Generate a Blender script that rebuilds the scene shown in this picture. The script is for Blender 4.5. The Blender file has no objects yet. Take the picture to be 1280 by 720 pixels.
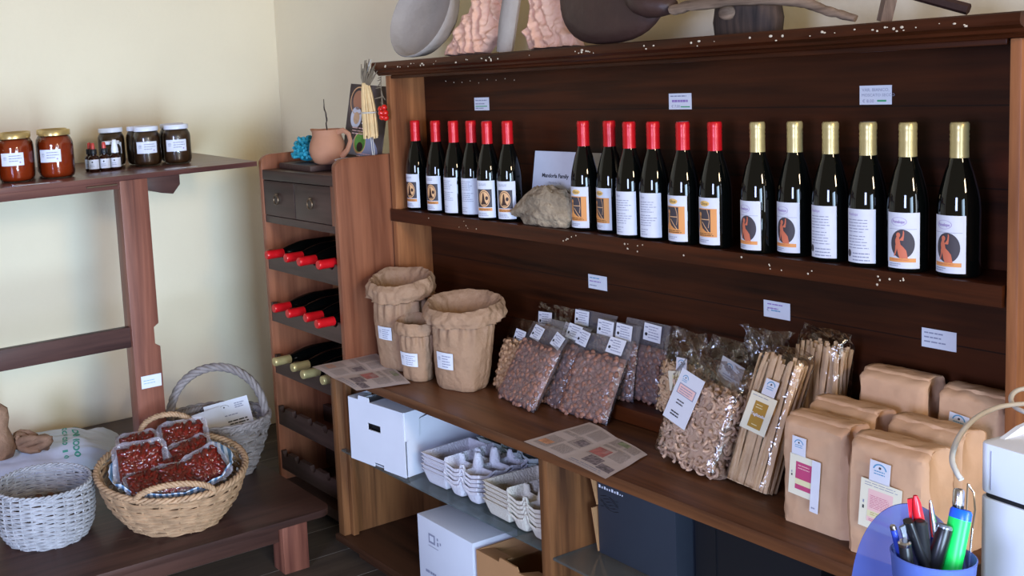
import bpy, bmesh, math, random
from mathutils import Vector, Matrix, noise
import numpy as np

# ---------------------------------------------------------------- camera, light, exposure
S = bpy.context.scene
COL = S.collection
CAMZ = 1.62
cd = bpy.data.cameras.new('camera')
cd.sensor_width = 36.0
cd.sensor_fit = 'HORIZONTAL'
cd.lens = 1351.67 / 1280 * 36
cd.shift_x = 303.45 / 1280
cd.shift_y = -99.34 / 1280
cd.clip_start = 0.05
cam = bpy.data.objects.new('camera', cd)
COL.objects.link(cam)
Wm = Matrix(((0.47994005, 0.07283421, -0.87427269),
             (0.87483489, -0.11440622, 0.47071768),
             (-0.06573788, -0.99076051, -0.11862603)))
r, d, f = Wm.col[0], Wm.col[1], Wm.col[2]
cam.matrix_world = Matrix(((r[0], -d[0], -f[0], 0), (r[1], -d[1], -f[1], 0), (r[2], -d[2], -f[2], CAMZ), (0, 0, 0, 1)))
S.camera = cam

w = bpy.data.worlds.new('room_light')
S.world = w
w.use_nodes = True
w.node_tree.nodes['Background'].inputs[0].default_value = (1.0, 0.83, 0.58, 1)
w.node_tree.nodes['Background'].inputs[1].default_value = 0.27


def area(name, loc, target, sx, sy, power, color):
    l = bpy.data.lights.new(name, 'AREA')
    l.shape = 'RECTANGLE'
    l.size = sx
    l.size_y = sy
    l.energy = power
    l.color = color
    o = bpy.data.objects.new(name, l)
    COL.objects.link(o)
    o.location = loc
    o.rotation_euler = (Vector(target) - Vector(loc)).to_track_quat('-Z', 'Y').to_euler()
    return o


dl = area('left_wall_fill', (1.0, 0.28, 0.85), (-4.4, 1.25, 0.62), 1.0, 1.7, 45, (0.54, 0.75, 1.0))  # added mid-room area light, no door here; narrow bluish beam onto the left wall
dl.data.spread = math.radians(75)
area('side_window', (3.3, 1.25, 1.15), (-2.0, 1.75, 0.95), 0.5, 1.9, 30, (0.80, 0.90, 1.0))
area('warm_wall_fill', (2.4, 0.8, 2.5), (-4.4, 0.9, 1.9), 0.5, 0.5, 70, (1.0, 0.76, 0.50))  # added warm fill for the upper left wall, no known fixture
area('window_daylight', (0.35, -3.0, 1.6), (-1.8, 2.0, 0.8), 1.0, 1.3, 215, (0.50, 0.60, 1.0))

S.view_settings.view_transform = 'Standard'
S.view_settings.look = 'None'
S.view_settings.exposure = 0.0
S.view_settings.gamma = 1.0
S.view_settings.use_curve_mapping = False

# ---------------------------------------------------------------- helpers
rnd = random.Random(7)
PI = math.pi


class MB:
    def __init__(s):
        s.v = []
        s.f = []
        s.m = []
        s.X = None

    def pt(s, p):
        p = Vector(p)
        if s.X is not None:
            p = s.X @ p
        s.v.append(p)
        return len(s.v) - 1

    def face(s, idx, m=0):
        s.f.append(tuple(idx))
        s.m.append(m)

    def poly(s, pts, m=0):
        s.face([s.pt(p) for p in pts], m)

    def hexa(s, P, m=0):
        # P: bottom 4 (ccw from above) then top 4
        i = [s.pt(p) for p in P]
        for q in ((3, 2, 1, 0), (4, 5, 6, 7), (0, 1, 5, 4), (1, 2, 6, 5), (2, 3, 7, 6), (3, 0, 4, 7)):
            s.face([i[k] for k in q], m)

    def box(s, x0, x1, y0, y1, z0, z1, m=0):
        s.hexa([(x0, y0, z0), (x1, y0, z0), (x1, y1, z0), (x0, y1, z0), (x0, y0, z1), (x1, y0, z1), (x1, y1, z1), (x0, y1, z1)], m)

    def prism(s, pts, ax, a, b, m=0):
        """pts 2D outline, extruded along axis ax from a to b"""
        def mk(p, t):
            return {'x': (t, p[0], p[1]), 'y': (p[0], t, p[1]), 'z': (p[0], p[1], t)}[ax]
        A = [s.pt(mk(p, a)) for p in pts]
        B = [s.pt(mk(p, b)) for p in pts]
        n = len(pts)
        s.face(A, m)
        s.face(B[::-1], m)
        for k in range(n):
            s.face([A[k], B[k], B[(k + 1) % n], A[(k + 1) % n]], m)

    def tube(s, path, r, seg=8, m=0, closed=False, flat=1.0, up=None):
        path = [Vector(p) for p in path]
        n = len(path)
        rr = r if isinstance(r, (list, tuple)) else [r] * n
        rings = []
        prev = None
        for i, p in enumerate(path):
            if closed:
                t = path[(i + 1) % n] - path[i - 1]
            else:
                t = path[min(i + 1, n - 1)] - path[max(i - 1, 0)]
            if t.length < 1e-9:
                t = Vector((0, 0, 1))
            t.normalize()
            if prev is None:
                a = Vector(up) if up else (Vector((0, 0, 1)) if abs(t.z) < 0.9 else Vector((1, 0, 0)))
                prev = a
            x = prev - t * prev.dot(t)
            if x.length < 1e-6:
                x = t.orthogonal()
            x.normalize()
            y = t.cross(x)
            prev = x
            rings.append([s.pt(p + (x * math.cos(2 * PI * k / seg) + y * math.sin(2 * PI * k / seg) * flat) * rr[i]) for k in range(seg)])
        for i in range(n if closed else n - 1):
            A = rings[i]
            B = rings[(i + 1) % n]
            for k in range(seg):
                s.face([A[k], A[(k + 1) % seg], B[(k + 1) % seg], B[k]], m)
        if not closed:
            s.face(rings[0][::-1], m)
            s.face(rings[-1], m)

    def grid(s, fn, nu, nv, m=0, cu=False, mf=None):
        I = [[s.pt(fn(u / (nu if cu else nu - 1), v / (nv - 1))) for u in range(nu)] for v in range(nv)]
        for v in range(nv - 1):
            for u in range(nu if cu else nu - 1):
                u2 = (u + 1) % nu
                s.face([I[v][u], I[v][u2], I[v + 1][u2], I[v + 1][u]], mf(u, v) if mf else m)
        return I

    def lathe(s, prof, seg=24, m=0, c=(0, 0, 0), ex=1, ey=1, cap=True, mf=None):
        I = []
        for (r, z) in prof:
            I.append([s.pt((c[0] + r * ex * math.sin(2 * PI * k / seg), c[1] - r * ey * math.cos(2 * PI * k / seg), c[2] + z)) for k in range(seg)])
        for v in range(len(prof) - 1):
            for k in range(seg):
                s.face([I[v][k], I[v][(k + 1) % seg], I[v + 1][(k + 1) % seg], I[v + 1][k]], mf(v) if mf else m)
        if cap:
            if prof[0][0] > 1e-5:
                s.face(I[0][::-1], mf(0) if mf else m)
            if prof[-1][0] > 1e-5:
                s.face(I[-1], mf(len(prof) - 2) if mf else m)

    def blob(s, c, r, rot=None, m=0, seg=8, rings=5, jit=0.0):
        c = Vector(c)
        r = (r, r, r) if not isinstance(r, (tuple, list)) else r
        R = rot or Matrix.Identity(3)
        I = []
        top = s.pt(c + R @ Vector((0, 0, r[2])))
        for i in range(1, rings):
            a = PI * i / rings
            I.append([s.pt(c + R @ Vector((r[0] * math.sin(a) * math.cos(2 * PI * k / seg) * (1 + rnd.uniform(-jit, jit)), r[1] * math.sin(a) * math.sin(2 * PI * k / seg) * (1 + rnd.uniform(-jit, jit)), r[2] * math.cos(a) * (1 + rnd.uniform(-jit, jit))))) for k in range(seg)])
        bot = s.pt(c + R @ Vector((0, 0, -r[2])))
        for k in range(seg):
            s.face([top, I[0][k], I[0][(k + 1) % seg]], m)
            s.face([bot, I[-1][(k + 1) % seg], I[-1][k]], m)
        for i in range(len(I) - 1):
            for k in range(seg):
                s.face([I[i][k], I[i + 1][k], I[i + 1][(k + 1) % seg], I[i][(k + 1) % seg]], m)

    def build(s, name, mats, parent=None, world=False, bevel=0.0, smooth=35, sub=0, solid=0.0):
        me = bpy.data.meshes.new(name)
        off = Vector((0, 0, 0))
        vs = s.v
        if world and parent is not None:
            off = parent.location
            vs = [p - off for p in vs]
        me.from_pydata([tuple(p) for p in vs], [], s.f)
        mats = mats if isinstance(mats, (list, tuple)) else [mats]
        for mt in mats:
            me.materials.append(mt)
        me.polygons.foreach_set('material_index', s.m)
        bm = bmesh.new()
        bm.from_mesh(me)
        if bevel:
            bmesh.ops.remove_doubles(bm, verts=bm.verts, dist=1e-6)
        bmesh.ops.recalc_face_normals(bm, faces=bm.faces) if bevel or smooth < 0 else None
        if bevel:
            ed = [e for e in bm.edges if len(e.link_faces) == 2 and e.calc_face_angle(0) > 0.6]
            bmesh.ops.bevel(bm, geom=ed, offset=bevel, segments=2, affect='EDGES', profile=0.6, clamp_overlap=True)
        bm.to_mesh(me)
        bm.free()
        if smooth:
            me.polygons.foreach_set('use_smooth', [True] * len(me.polygons))
            me.set_sharp_from_angle(angle=math.radians(abs(smooth)))
        o = bpy.data.objects.new(name, me)
        COL.objects.link(o)
        if parent is not None:
            o.parent = parent
        if solid:
            md = o.modifiers.new('s', 'SOLIDIFY')
            md.thickness = solid
            md.offset = 0
        if sub:
            md = o.modifiers.new('sub', 'SUBSURF')
            md.levels = sub
            md.render_levels = sub
        return o


def tag(o, label=None, cat=None, group=None, kind=None):
    for k, v_ in (('label', label), ('category', cat), ('group', group), ('kind', kind)):
        if v_:
            o[k] = v_
    return o


def thing(name, loc, label, cat, group=None, rot=(0, 0, 0)):
    o = bpy.data.objects.new(name, None)
    COL.objects.link(o)
    o.empty_display_size = 0.05
    o.location = loc
    o.rotation_euler = rot
    return tag(o, label, cat, group)


KIDS = {}


def kids(o):
    return [c for c in bpy.data.objects if c.parent == o]


def dup(src, loc, label, rot=None, group=None, skip=()):
    r_ = src.copy()
    COL.objects.link(r_)
    r_.location = loc
    if rot is not None:
        r_.rotation_euler = rot
    r_['label'] = label
    if group:
        r_['group'] = group
    for c in kids(src):
        if c.name.split('.')[0] in skip:
            continue
        cc = c.copy()
        COL.objects.link(cc)
        cc.parent = r_
        for g in kids(c):
            gg = g.copy()
            COL.objects.link(gg)
            gg.parent = cc
    return r_


# ---------------------------------------------------------------- materials
def srgb(r_, g_, b_):
    return tuple((c / 255 / 12.92 if c / 255 <= 0.04045 else ((c / 255 + 0.055) / 1.055) ** 2.4) for c in (r_, g_, b_))


def newmat(name):
    m = bpy.data.materials.new(name)
    m.use_nodes = True
    nt = m.node_tree
    return m, nt, nt.nodes['Principled BSDF']


def plain(name, col, rough=0.5, metal=0.0, var=0.0, vscale=30, bump=0.0, bscale=80, coat=0.0, trans=0.0, ior=1.45, sheen=0, spec=None):
    m, nt, b = newmat(name)
    b.inputs['Base Color'].default_value = (*col, 1)
    b.inputs['Roughness'].default_value = rough
    b.inputs['Metallic'].default_value = metal
    b.inputs['IOR'].default_value = ior
    b.inputs['Coat Weight'].default_value = coat
    b.inputs['Transmission Weight'].default_value = trans
    if spec is not None:
        b.inputs['Specular IOR Level'].default_value = spec
    N = nt.nodes.new
    L = nt.links.new
    tc = N('ShaderNodeTexCoord')
    nz = N('ShaderNodeTexNoise')
    nz.inputs['Scale'].default_value = vscale
    nz.inputs['Detail'].default_value = 4
    L(tc.outputs['Object'], nz.inputs['Vector'])
    if var:
        cr = N('ShaderNodeValToRGB')
        cr.color_ramp.elements[0].position = 0.3
        cr.color_ramp.elements[1].position = 0.7
        cr.color_ramp.elements[0].color = (*[c * (1 - var) for c in col], 1)
        cr.color_ramp.elements[1].color = (*[min(1, c * (1 + var)) for c in col], 1)
        L(nz.outputs['Fac'], cr.inputs['Fac'])
        L(cr.outputs['Color'], b.inputs['Base Color'])
    if bump:
        n2 = N('ShaderNodeTexNoise')
        n2.inputs['Scale'].default_value = bscale
        n2.inputs['Detail'].default_value = 3
        L(tc.outputs['Object'], n2.inputs['Vector'])
        bp = N('ShaderNodeBump')
        bp.inputs['Strength'].default_value = bump
        bp.inputs['Distance'].default_value = 0.01
        L(n2.outputs['Fac'], bp.inputs['Height'])
        L(bp.outputs['Normal'], b.inputs['Normal'])
    return m


def wood(name, c1, c2, axis='x', rough=0.42, scale=1.0, knots=None, seed=0.0, plank=None, spec=0.35):
    m, nt, b = newmat(name)
    b.inputs['Specular IOR Level'].default_value = spec
    N = nt.nodes.new
    L = nt.links.new
    tc = N('ShaderNodeTexCoord')
    mp = N('ShaderNodeMapping')
    sc = {'x': (0.9, 14, 14), 'y': (14, 0.9, 14), 'z': (14, 14, 0.9)}[axis]
    mp.inputs['Scale'].default_value = [q * scale for q in sc]
    mp.inputs['Location'].default_value = (seed, seed * 1.7, seed * 0.6)
    L(tc.outputs['Object'], mp.inputs['Vector'])
    n1 = N('ShaderNodeTexNoise')
    n1.inputs['Scale'].default_value = 1.0
    n1.inputs['Detail'].default_value = 5
    n1.inputs['Distortion'].default_value = 1.1
    L(mp.outputs['Vector'], n1.inputs['Vector'])
    n2 = N('ShaderNodeTexNoise')
    n2.inputs['Scale'].default_value = 6.0
    n2.inputs['Detail'].default_value = 3
    L(mp.outputs['Vector'], n2.inputs['Vector'])
    n3 = N('ShaderNodeTexNoise')
    n3.inputs['Scale'].default_value = 2.2
    n3.inputs['Detail'].default_value = 2
    L(tc.outputs['Object'], n3.inputs['Vector'])
    mx = N('ShaderNodeMath')
    mx.operation = 'MULTIPLY_ADD'
    L(n2.outputs['Fac'], mx.inputs[0])
    mx.inputs[1].default_value = 0.35
    L(n1.outputs['Fac'], mx.inputs[2])
    m2 = N('ShaderNodeMath')
    m2.operation = 'MULTIPLY_ADD'
    L(n3.outputs['Fac'], m2.inputs[0])
    m2.inputs[1].default_value = 0.35
    L(mx.outputs[0], m2.inputs[2])
    cr = N('ShaderNodeValToRGB')
    cr.color_ramp.elements[0].position = 0.62
    cr.color_ramp.elements[1].position = 1.08 if False else 1.0
    cr.color_ramp.elements[0].color = (*c1, 1)
    cr.color_ramp.elements[1].color = (*c2, 1)
    L(m2.outputs[0], cr.inputs['Fac'])
    out = cr.outputs['Color']
    if knots:
        kp = N('ShaderNodeMapping')
        ks = {'x': (1.5, 3.2, 3.2), 'y': (3.2, 1.5, 3.2), 'z': (3.2, 3.2, 1.5)}[axis]
        kp.inputs['Scale'].default_value = ks
        kp.inputs['Location'].default_value = (seed + .3, seed, seed * .7)
        L(tc.outputs['Object'], kp.inputs['Vector'])
        vo = N('ShaderNodeTexVoronoi')
        vo.inputs['Scale'].default_value = 1.0
        L(kp.outputs['Vector'], vo.inputs['Vector'])
        kr = N('ShaderNodeValToRGB')
        kr.color_ramp.elements[0].position = 0.03
        kr.color_ramp.elements[0].color = (1, 1, 1, 1)
        kr.color_ramp.elements[1].position = 0.13
        kr.color_ramp.elements[1].color = (0, 0, 0, 1)
        L(vo.outputs['Distance'], kr.inputs['Fac'])
        km = N('ShaderNodeMix')
        km.data_type = 'RGBA'
        L(kr.outputs['Color'], km.inputs['Factor'])
        L(out, km.inputs['A'])
        km.inputs['B'].default_value = (*knots, 1)
        out = km.outputs['Result']
    if plank:
        ax, width, dark = plank
        sx = N('ShaderNodeSeparateXYZ')
        L(tc.outputs['Object'], sx.inputs[0])
        mo = N('ShaderNodeMath')
        mo.operation = 'PINGPONG'
        L(sx.outputs['XYZ'.index(ax.upper())], mo.inputs[0])
        mo.inputs[1].default_value = width / 2
        lt = N('ShaderNodeMath')
        lt.operation = 'LESS_THAN'
        L(mo.outputs[0], lt.inputs[0])
        lt.inputs[1].default_value = 0.0014
        pm_ = N('ShaderNodeMix')
        pm_.data_type = 'RGBA'
        L(lt.outputs[0], pm_.inputs['Factor'])
        L(out, pm_.inputs['A'])
        pm_.inputs['B'].default_value = (*dark, 1)
        out = pm_.outputs['Result']
    L(out, b.inputs['Base Color'])
    b.inputs['Roughness'].default_value = rough
    bp = N('ShaderNodeBump')
    bp.inputs['Strength'].default_value = 0.18
    bp.inputs['Distance'].default_value = 0.004
    L(mx.outputs[0], bp.inputs['Height'])
    L(bp.outputs['Normal'], b.inputs['Normal'])
    return m


def film(name, tint=(1, 1, 1), rough=0.12, base=0.05, gain=0.5, bump=0.6, bscale=35):
    """thin clear plastic or glass: transparent with a glossy skin"""
    m = bpy.data.materials.new(name)
    m.use_nodes = True
    nt = m.node_tree
    nt.nodes.clear()
    N = nt.nodes.new
    L = nt.links.new
    out = N('ShaderNodeOutputMaterial')
    mix = N('ShaderNodeMixShader')
    tr = N('ShaderNodeBsdfTransparent')
    tr.inputs['Color'].default_value = (*tint, 1)
    gl = N('ShaderNodeBsdfGlossy')
    gl.inputs['Roughness'].default_value = rough
    lw = N('ShaderNodeLayerWeight')
    lw.inputs['Blend'].default_value = 0.25
    ma = N('ShaderNodeMath')
    ma.operation = 'MULTIPLY_ADD'
    ma.inputs[1].default_value = gain
    ma.inputs[2].default_value = base
    L(lw.outputs['Fresnel'], ma.inputs[0])
    tc = N('ShaderNodeTexCoord')
    nz = N('ShaderNodeTexNoise')
    nz.inputs['Scale'].default_value = bscale
    nz.inputs['Detail'].default_value = 2
    L(tc.outputs['Object'], nz.inputs['Vector'])
    bp = N('ShaderNodeBump')
    bp.inputs['Strength'].default_value = bump
    bp.inputs['Distance'].default_value = 0.01
    L(nz.outputs['Fac'], bp.inputs['Height'])
    if bump:
        L(bp.outputs['Normal'], gl.inputs['Normal'])
        L(bp.outputs['Normal'], lw.inputs['Normal'])
    L(ma.outputs[0], mix.inputs[0])
    L(tr.outputs[0], mix.inputs[1])
    L(gl.outputs[0], mix.inputs[2])
    L(mix.outputs[0], out.inputs[0])
    return m


M = {}
M['wall'] = plain('wall_plaster', srgb(230, 218, 188), 0.9, var=0.04, vscale=1.5, bump=0.12, bscale=60)
M['hutch_x'] = wood('hutch_wood_x', srgb(30, 11, 3), srgb(74, 33, 11), 'x', 0.4, spec=.25, knots=srgb(40, 16, 10))
M['hutch_back'] = wood('hutch_back_wood', srgb(28, 10, 3), srgb(64, 28, 9), 'x', 0.45, knots=srgb(84, 36, 18), seed=3.1, spec=.2, plank=('z', 0.165, srgb(26, 11, 6)))
M['hutch_z'] = wood('hutch_wood_z', srgb(92, 50, 28), srgb(160, 102, 62), 'z', 0.42, knots=srgb(70, 34, 20))
M['counter'] = wood('counter_wood', srgb(66, 38, 22), srgb(112, 70, 42), 'x', 0.35, seed=5)
M['counter_edge'] = wood('counter_edge_wood', srgb(58, 26, 14), srgb(110, 58, 30), 'x', 0.4, seed=2)
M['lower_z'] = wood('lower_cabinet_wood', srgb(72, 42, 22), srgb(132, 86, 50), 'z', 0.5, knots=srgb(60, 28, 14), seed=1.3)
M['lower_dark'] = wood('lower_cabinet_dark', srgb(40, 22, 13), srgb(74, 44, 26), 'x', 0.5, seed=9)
M['rack_side'] = wood('rack_side_wood', srgb(104, 58, 38), srgb(146, 90, 62), 'z', 0.38, seed=4)
M['rack_front'] = wood('rack_front_wood', srgb(48, 33, 28), srgb(74, 54, 46), 'x', 0.4, seed=6)
M['rack_in'] = wood('rack_inner_wood', srgb(110, 66, 38), srgb(160, 106, 66), 'z', 0.5, seed=7)
M['table_y'] = wood('table_wood_y', srgb(72, 42, 38), srgb(112, 72, 62), 'y', 0.3, seed=8)
M['table_z'] = wood('table_wood_z', srgb(90, 50, 40), srgb(136, 84, 66), 'z', 0.4, seed=2.5)
M['table_dark'] = wood('table_dark_wood', srgb(48, 30, 28), srgb(78, 52, 46), 'y', 0.4, seed=2.9)
M['bench'] = wood('bench_wood', srgb(44, 28, 24), srgb(76, 50, 42), 'y', 0.38, seed=11)
M['floor'] = wood('floor_boards', srgb(52, 42, 36), srgb(86, 72, 60), 'y', 0.5, scale=0.8, seed=12, plank=('x', 0.19, srgb(150, 142, 132)))
M['chip'] = plain('chipped_white', srgb(205, 190, 165), 0.8)
M['glass_dark'] = plain('bottle_glass', (0.0015, 0.002, 0.0018), 0.03, ior=1.5, spec=0.45)
M['cap_red'] = plain('red_capsule', srgb(200, 20, 28), 0.3, metal=0.1, var=0.06, vscale=60)
M['cap_gold'] = plain('gold_capsule', srgb(190, 172, 118), 0.33, metal=0.45, var=0.06, vscale=60)
M['paper'] = plain('white_paper', srgb(212, 213, 221), 0.7, var=0.02, vscale=40)
M['cream_paper'] = plain('cream_paper', srgb(226, 220, 196), 0.7)
M['ink'] = plain('grey_ink', srgb(140, 142, 162), 0.7)
M['black_ink'] = plain('black_ink', srgb(40, 38, 44), 0.7)
M['green_ink'] = plain('green_ink', srgb(70, 160, 110), 0.7)
M['purple_ink'] = plain('purple_ink', srgb(150, 120, 180), 0.7)
M['blue_ink'] = plain('blue_ink', srgb(90, 150, 185), 0.7)
M['orange_ink'] = plain('orange_print', srgb(222, 150, 82), 0.6)
M['dark_print'] = plain('dark_print', srgb(66, 60, 64), 0.6)
M['brown_print'] = plain('brown_print', srgb(60, 38, 30), 0.6)
M['tan_print'] = plain('tan_print', srgb(222, 172, 122), 0.6)
M['skin_print'] = plain('terracotta_print', srgb(206, 112, 82), 0.6)
M['gold_print'] = plain('gold_print', srgb(168, 128, 52), 0.5)
M['gold_light'] = plain('pale_gold_print', srgb(236, 190, 110), 0.5)
M['magenta'] = plain('magenta_print', srgb(188, 70, 112), 0.6)
M['pink'] = plain('pink_print', srgb(232, 190, 184), 0.6)
M['pale_yellow'] = plain('pale_yellow_print', srgb(222, 214, 168), 0.6)
M['kraft'] = plain('kraft_paper', srgb(198,158,124), 0.75, var=0.07, vscale=14, bump=0.45, bscale=20)
M['kraft2'] = plain('rough_kraft_paper', srgb(158,124,96), 0.8, var=0.08, vscale=18, bump=0.8, bscale=38)
M['film'] = film('clear_film', rough=0.16, base=0.07, gain=0.6, bump=0.9)
M['film_packet'] = film('packet_film', tint=(0.97, 0.96, 0.97), rough=0.14, base=0.05, gain=0.5, bump=0.8, bscale=50)
def milky(name, col, fac, rough=0.2):
    m = film(name, rough=rough, base=0.06, gain=0.5, bump=0.0 if ('glass' in name or 'plastic' in name) else 0.7, bscale=60)
    nt = m.node_tree
    out = [n for n in nt.nodes if n.type == 'OUTPUT_MATERIAL'][0]
    src = out.inputs[0].links[0].from_socket
    df = nt.nodes.new('ShaderNodeBsdfDiffuse')
    df.inputs['Color'].default_value = (*col, 1)
    mx = nt.nodes.new('ShaderNodeMixShader')
    mx.inputs[0].default_value = fac
    nt.links.new(src, mx.inputs[1])
    nt.links.new(df.outputs[0], mx.inputs[2])
    nt.links.new(mx.outputs[0], out.inputs[0])
    return m


M['film_grey'] = milky('vacuum_film', srgb(150, 146, 154), 0.16, 0.2)
M['shelf_glass'] = milky('shelf_glass', srgb(112, 132, 132), 0.24, 0.05)  # grey-green diffuse share: bright reflections painted into the glass
M['film_edge'] = milky('sealed_film_edge', srgb(214, 208, 222), 0.24)
M['cup_blue'] = milky('tinted_blue_plastic', srgb(96, 116, 190), 0.62, 0.15)
M['jar_glass'] = film('jar_glass', rough=0.03, base=0.03, gain=0.8, bump=0)
M['nut'] = plain('almond_skin', srgb(146,102,84), 0.55, var=0.25, vscale=60, bump=0.3, bscale=220, coat=0.25)
M['nut_dark'] = plain('roasted_almond', srgb(126,90,76), 0.5, var=0.28, vscale=70, bump=0.3, bscale=220, coat=0.3)
M['nut_light'] = plain('shelled_nut', srgb(184,144,108), 0.55, var=0.2, vscale=60)
M['pasta'] = plain('wholemeal_pasta', srgb(208, 172, 134), 0.6, var=0.12, vscale=50)
M['pasta_pink'] = plain('ring_pasta', srgb(198, 164, 138), 0.6, var=0.12, vscale=50)
M['pasta_long'] = plain('long_pasta', srgb(204,168,128), 0.6, var=0.12, vscale=20)
M['tomato'] = plain('dried_tomato', srgb(98,17,8), 0.3, var=0.4, vscale=70, coat=0.5)
M['honey'] = plain('honey', srgb(128, 42, 10), 0.12, var=0.1, vscale=12, coat=0.4)
M['preserve'] = plain('dark_preserve', srgb(56, 36, 18), 0.35, var=0.5, vscale=45, coat=0.3)
M['lid_gold'] = plain('gold_lid', srgb(196, 170, 112), 0.3, metal=0.7)
M['lid_white'] = plain('white_lid', srgb(214, 216, 226), 0.35)
M['brown_glass'] = plain('brown_glass', srgb(40, 16, 10), 0.06, ior=1.5)
M['rubber_black'] = plain('black_rubber', srgb(24, 24, 27), 0.45)
M['rubber_red'] = plain('red_rubber', srgb(190, 66, 58), 0.4)
M['white_plastic'] = plain('white_plastic', srgb(222, 224, 230), 0.35)
M['clay'] = plain('terracotta', srgb(176, 124, 94), 0.75, var=0.08, vscale=14)
M['relief'] = plain('pink_terracotta', srgb(228, 180, 152), 0.85, var=0.08, vscale=18, bump=0.5, bscale=45)
M['bowl'] = plain('grey_limed_bowl', srgb(156, 146, 136), 0.85, var=0.14, vscale=9, bump=0.3, bscale=40)
M['iron'] = plain('dark_iron', srgb(62, 42, 36), 0.5, var=0.25, vscale=9, bump=0.3, bscale=30)
M['drift'] = wood('weathered_branch', srgb(84, 66, 52), srgb(150, 126, 104), 'x', 0.85, scale=2.5)
M['stump'] = wood('old_stump', srgb(34, 28, 26), srgb(82, 66, 56), 'z', 0.8, scale=2)
M['slat'] = wood('grey_slat', srgb(70, 56, 46), srgb(140, 116, 96), 'z', 0.85, scale=3)
M['rock'] = plain('fossil_stone', srgb(150,132,108), 0.9, var=0.35, vscale=16, bump=1.0, bscale=50)
M['coral'] = plain('turquoise_coral', srgb(40, 150, 168), 0.6, var=0.35, vscale=40)
M['corn'] = plain('dried_straw', srgb(216, 184, 132), 0.7, var=0.12, vscale=40)
M['husk'] = plain('grey_husk', srgb(122, 108, 88), 0.85, var=0.2, vscale=40)
M['cherry'] = plain('red_tomato', srgb(206, 30, 22), 0.2, coat=0.5)
M['poster'] = plain('brown_poster', srgb(112,96,90), 0.6)
M['green'] = plain('green_leaf', srgb(96, 148, 62), 0.6, var=0.3, vscale=60)
M['news'] = plain('newsprint', srgb(196, 182, 178), 0.8, var=0.03, vscale=30)
M['news_text'] = plain('newsprint_grey', srgb(164, 152, 150), 0.8, var=0.15, vscale=160)
M['photo_red'] = plain('newsprint_red', srgb(176,110,106), 0.8, var=0.3, vscale=60)
M['photo_dark'] = plain('newsprint_dark', srgb(128,116,120), 0.8, var=0.6, vscale=120)
M['photo_green'] = plain('newsprint_green', srgb(140,146,116), 0.8, var=0.4, vscale=90)
M['photo_orange'] = plain('newsprint_orange', srgb(206, 150, 116), 0.8, var=0.3, vscale=90)
M['card_white'] = plain('white_cardboard', srgb(214, 216, 226), 0.7, var=0.03, vscale=8)
M['card_brown'] = plain('brown_cardboard', srgb(180, 132, 88), 0.8, var=0.05, vscale=10)
M['card_dark'] = plain('navy_cardboard', srgb(44, 50, 60), 0.55, var=0.08, vscale=6)
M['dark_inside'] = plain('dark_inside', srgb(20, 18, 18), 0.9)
M['pulp_white'] = plain('white_pulp', srgb(212, 208, 216), 0.9, bump=0.5, bscale=160)
M['pulp_grey'] = plain('grey_pulp', srgb(164,172,172), 0.9, bump=0.5, bscale=160)
M['pulp_cream'] = plain('cream_pulp', srgb(214, 204, 190), 0.9, bump=0.5, bscale=160)
M['wick_white'] = plain('white_wicker', srgb(162,160,164), 0.65, var=0.22, vscale=40)
M['wick_tan'] = plain('tan_wicker', srgb(164,130,98), 0.6, var=0.25, vscale=30)
M['wick_grey'] = plain('grey_wicker', srgb(130,120,116), 0.65, var=0.22, vscale=30)
M['cloth'] = plain('blue_striped_cloth', srgb(150, 178, 206), 0.85)
M['sack'] = plain('white_sack', srgb(204, 210, 224), 0.5, var=0.03, bump=0.2, bscale=30)
M['sack_green'] = plain('green_print', srgb(70, 160, 140), 0.6)
M['root'] = plain('brown_root', srgb(150, 116, 92), 0.8, var=0.2, vscale=30, bump=0.6, bscale=60)
M['walnut'] = plain('walnut_shell', srgb(104, 72, 52), 0.7, var=0.3, vscale=60, bump=0.6, bscale=120)
M['print_white'] = plain('printer_shell', srgb(218, 219, 224), 0.4)
M['cable'] = plain('beige_cable', srgb(196, 190, 180), 0.45)
M['pen_black'] = plain('black_pen', srgb(22, 22, 26), 0.3)
M['pen_red'] = plain('red_pen', srgb(200, 28, 40), 0.25)
M['pen_grey'] = plain('grey_pen', srgb(120, 126, 136), 0.25, metal=0.4)
M['pen_blue'] = plain('blue_pen', srgb(40, 60, 150), 0.25)
M['hl_green'] = plain('green_marker', srgb(20, 220, 90), 0.35)
M['hl_blue'] = plain('blue_marker', srgb(24, 92, 230), 0.3)
M['metal'] = plain('chrome', srgb(200, 200, 206), 0.2, metal=1.0)
M['brass'] = plain('dark_brass', srgb(110, 92, 74), 0.4, metal=0.7)
M['string'] = plain('string', srgb(190, 184, 172), 0.8)


# ---------------------------------------------------------------- surface marks (labels, print)
def font_mesh(txt, size, align='LEFT', bold=0.0):
    c = bpy.data.curves.new('t', 'FONT')
    c.body = txt
    c.size = size
    c.align_x = align
    c.resolution_u = 2
    c.offset = bold
    o = bpy.data.objects.new('t', c)
    me = bpy.data.meshes.new_from_object(o)
    V = [tuple(q.co) for q in me.vertices]
    F = [tuple(p.vertices) for p in me.polygons]
    bpy.data.objects.remove(o)
    bpy.data.meshes.remove(me)
    bpy.data.curves.remove(c)
    return V, F


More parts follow.
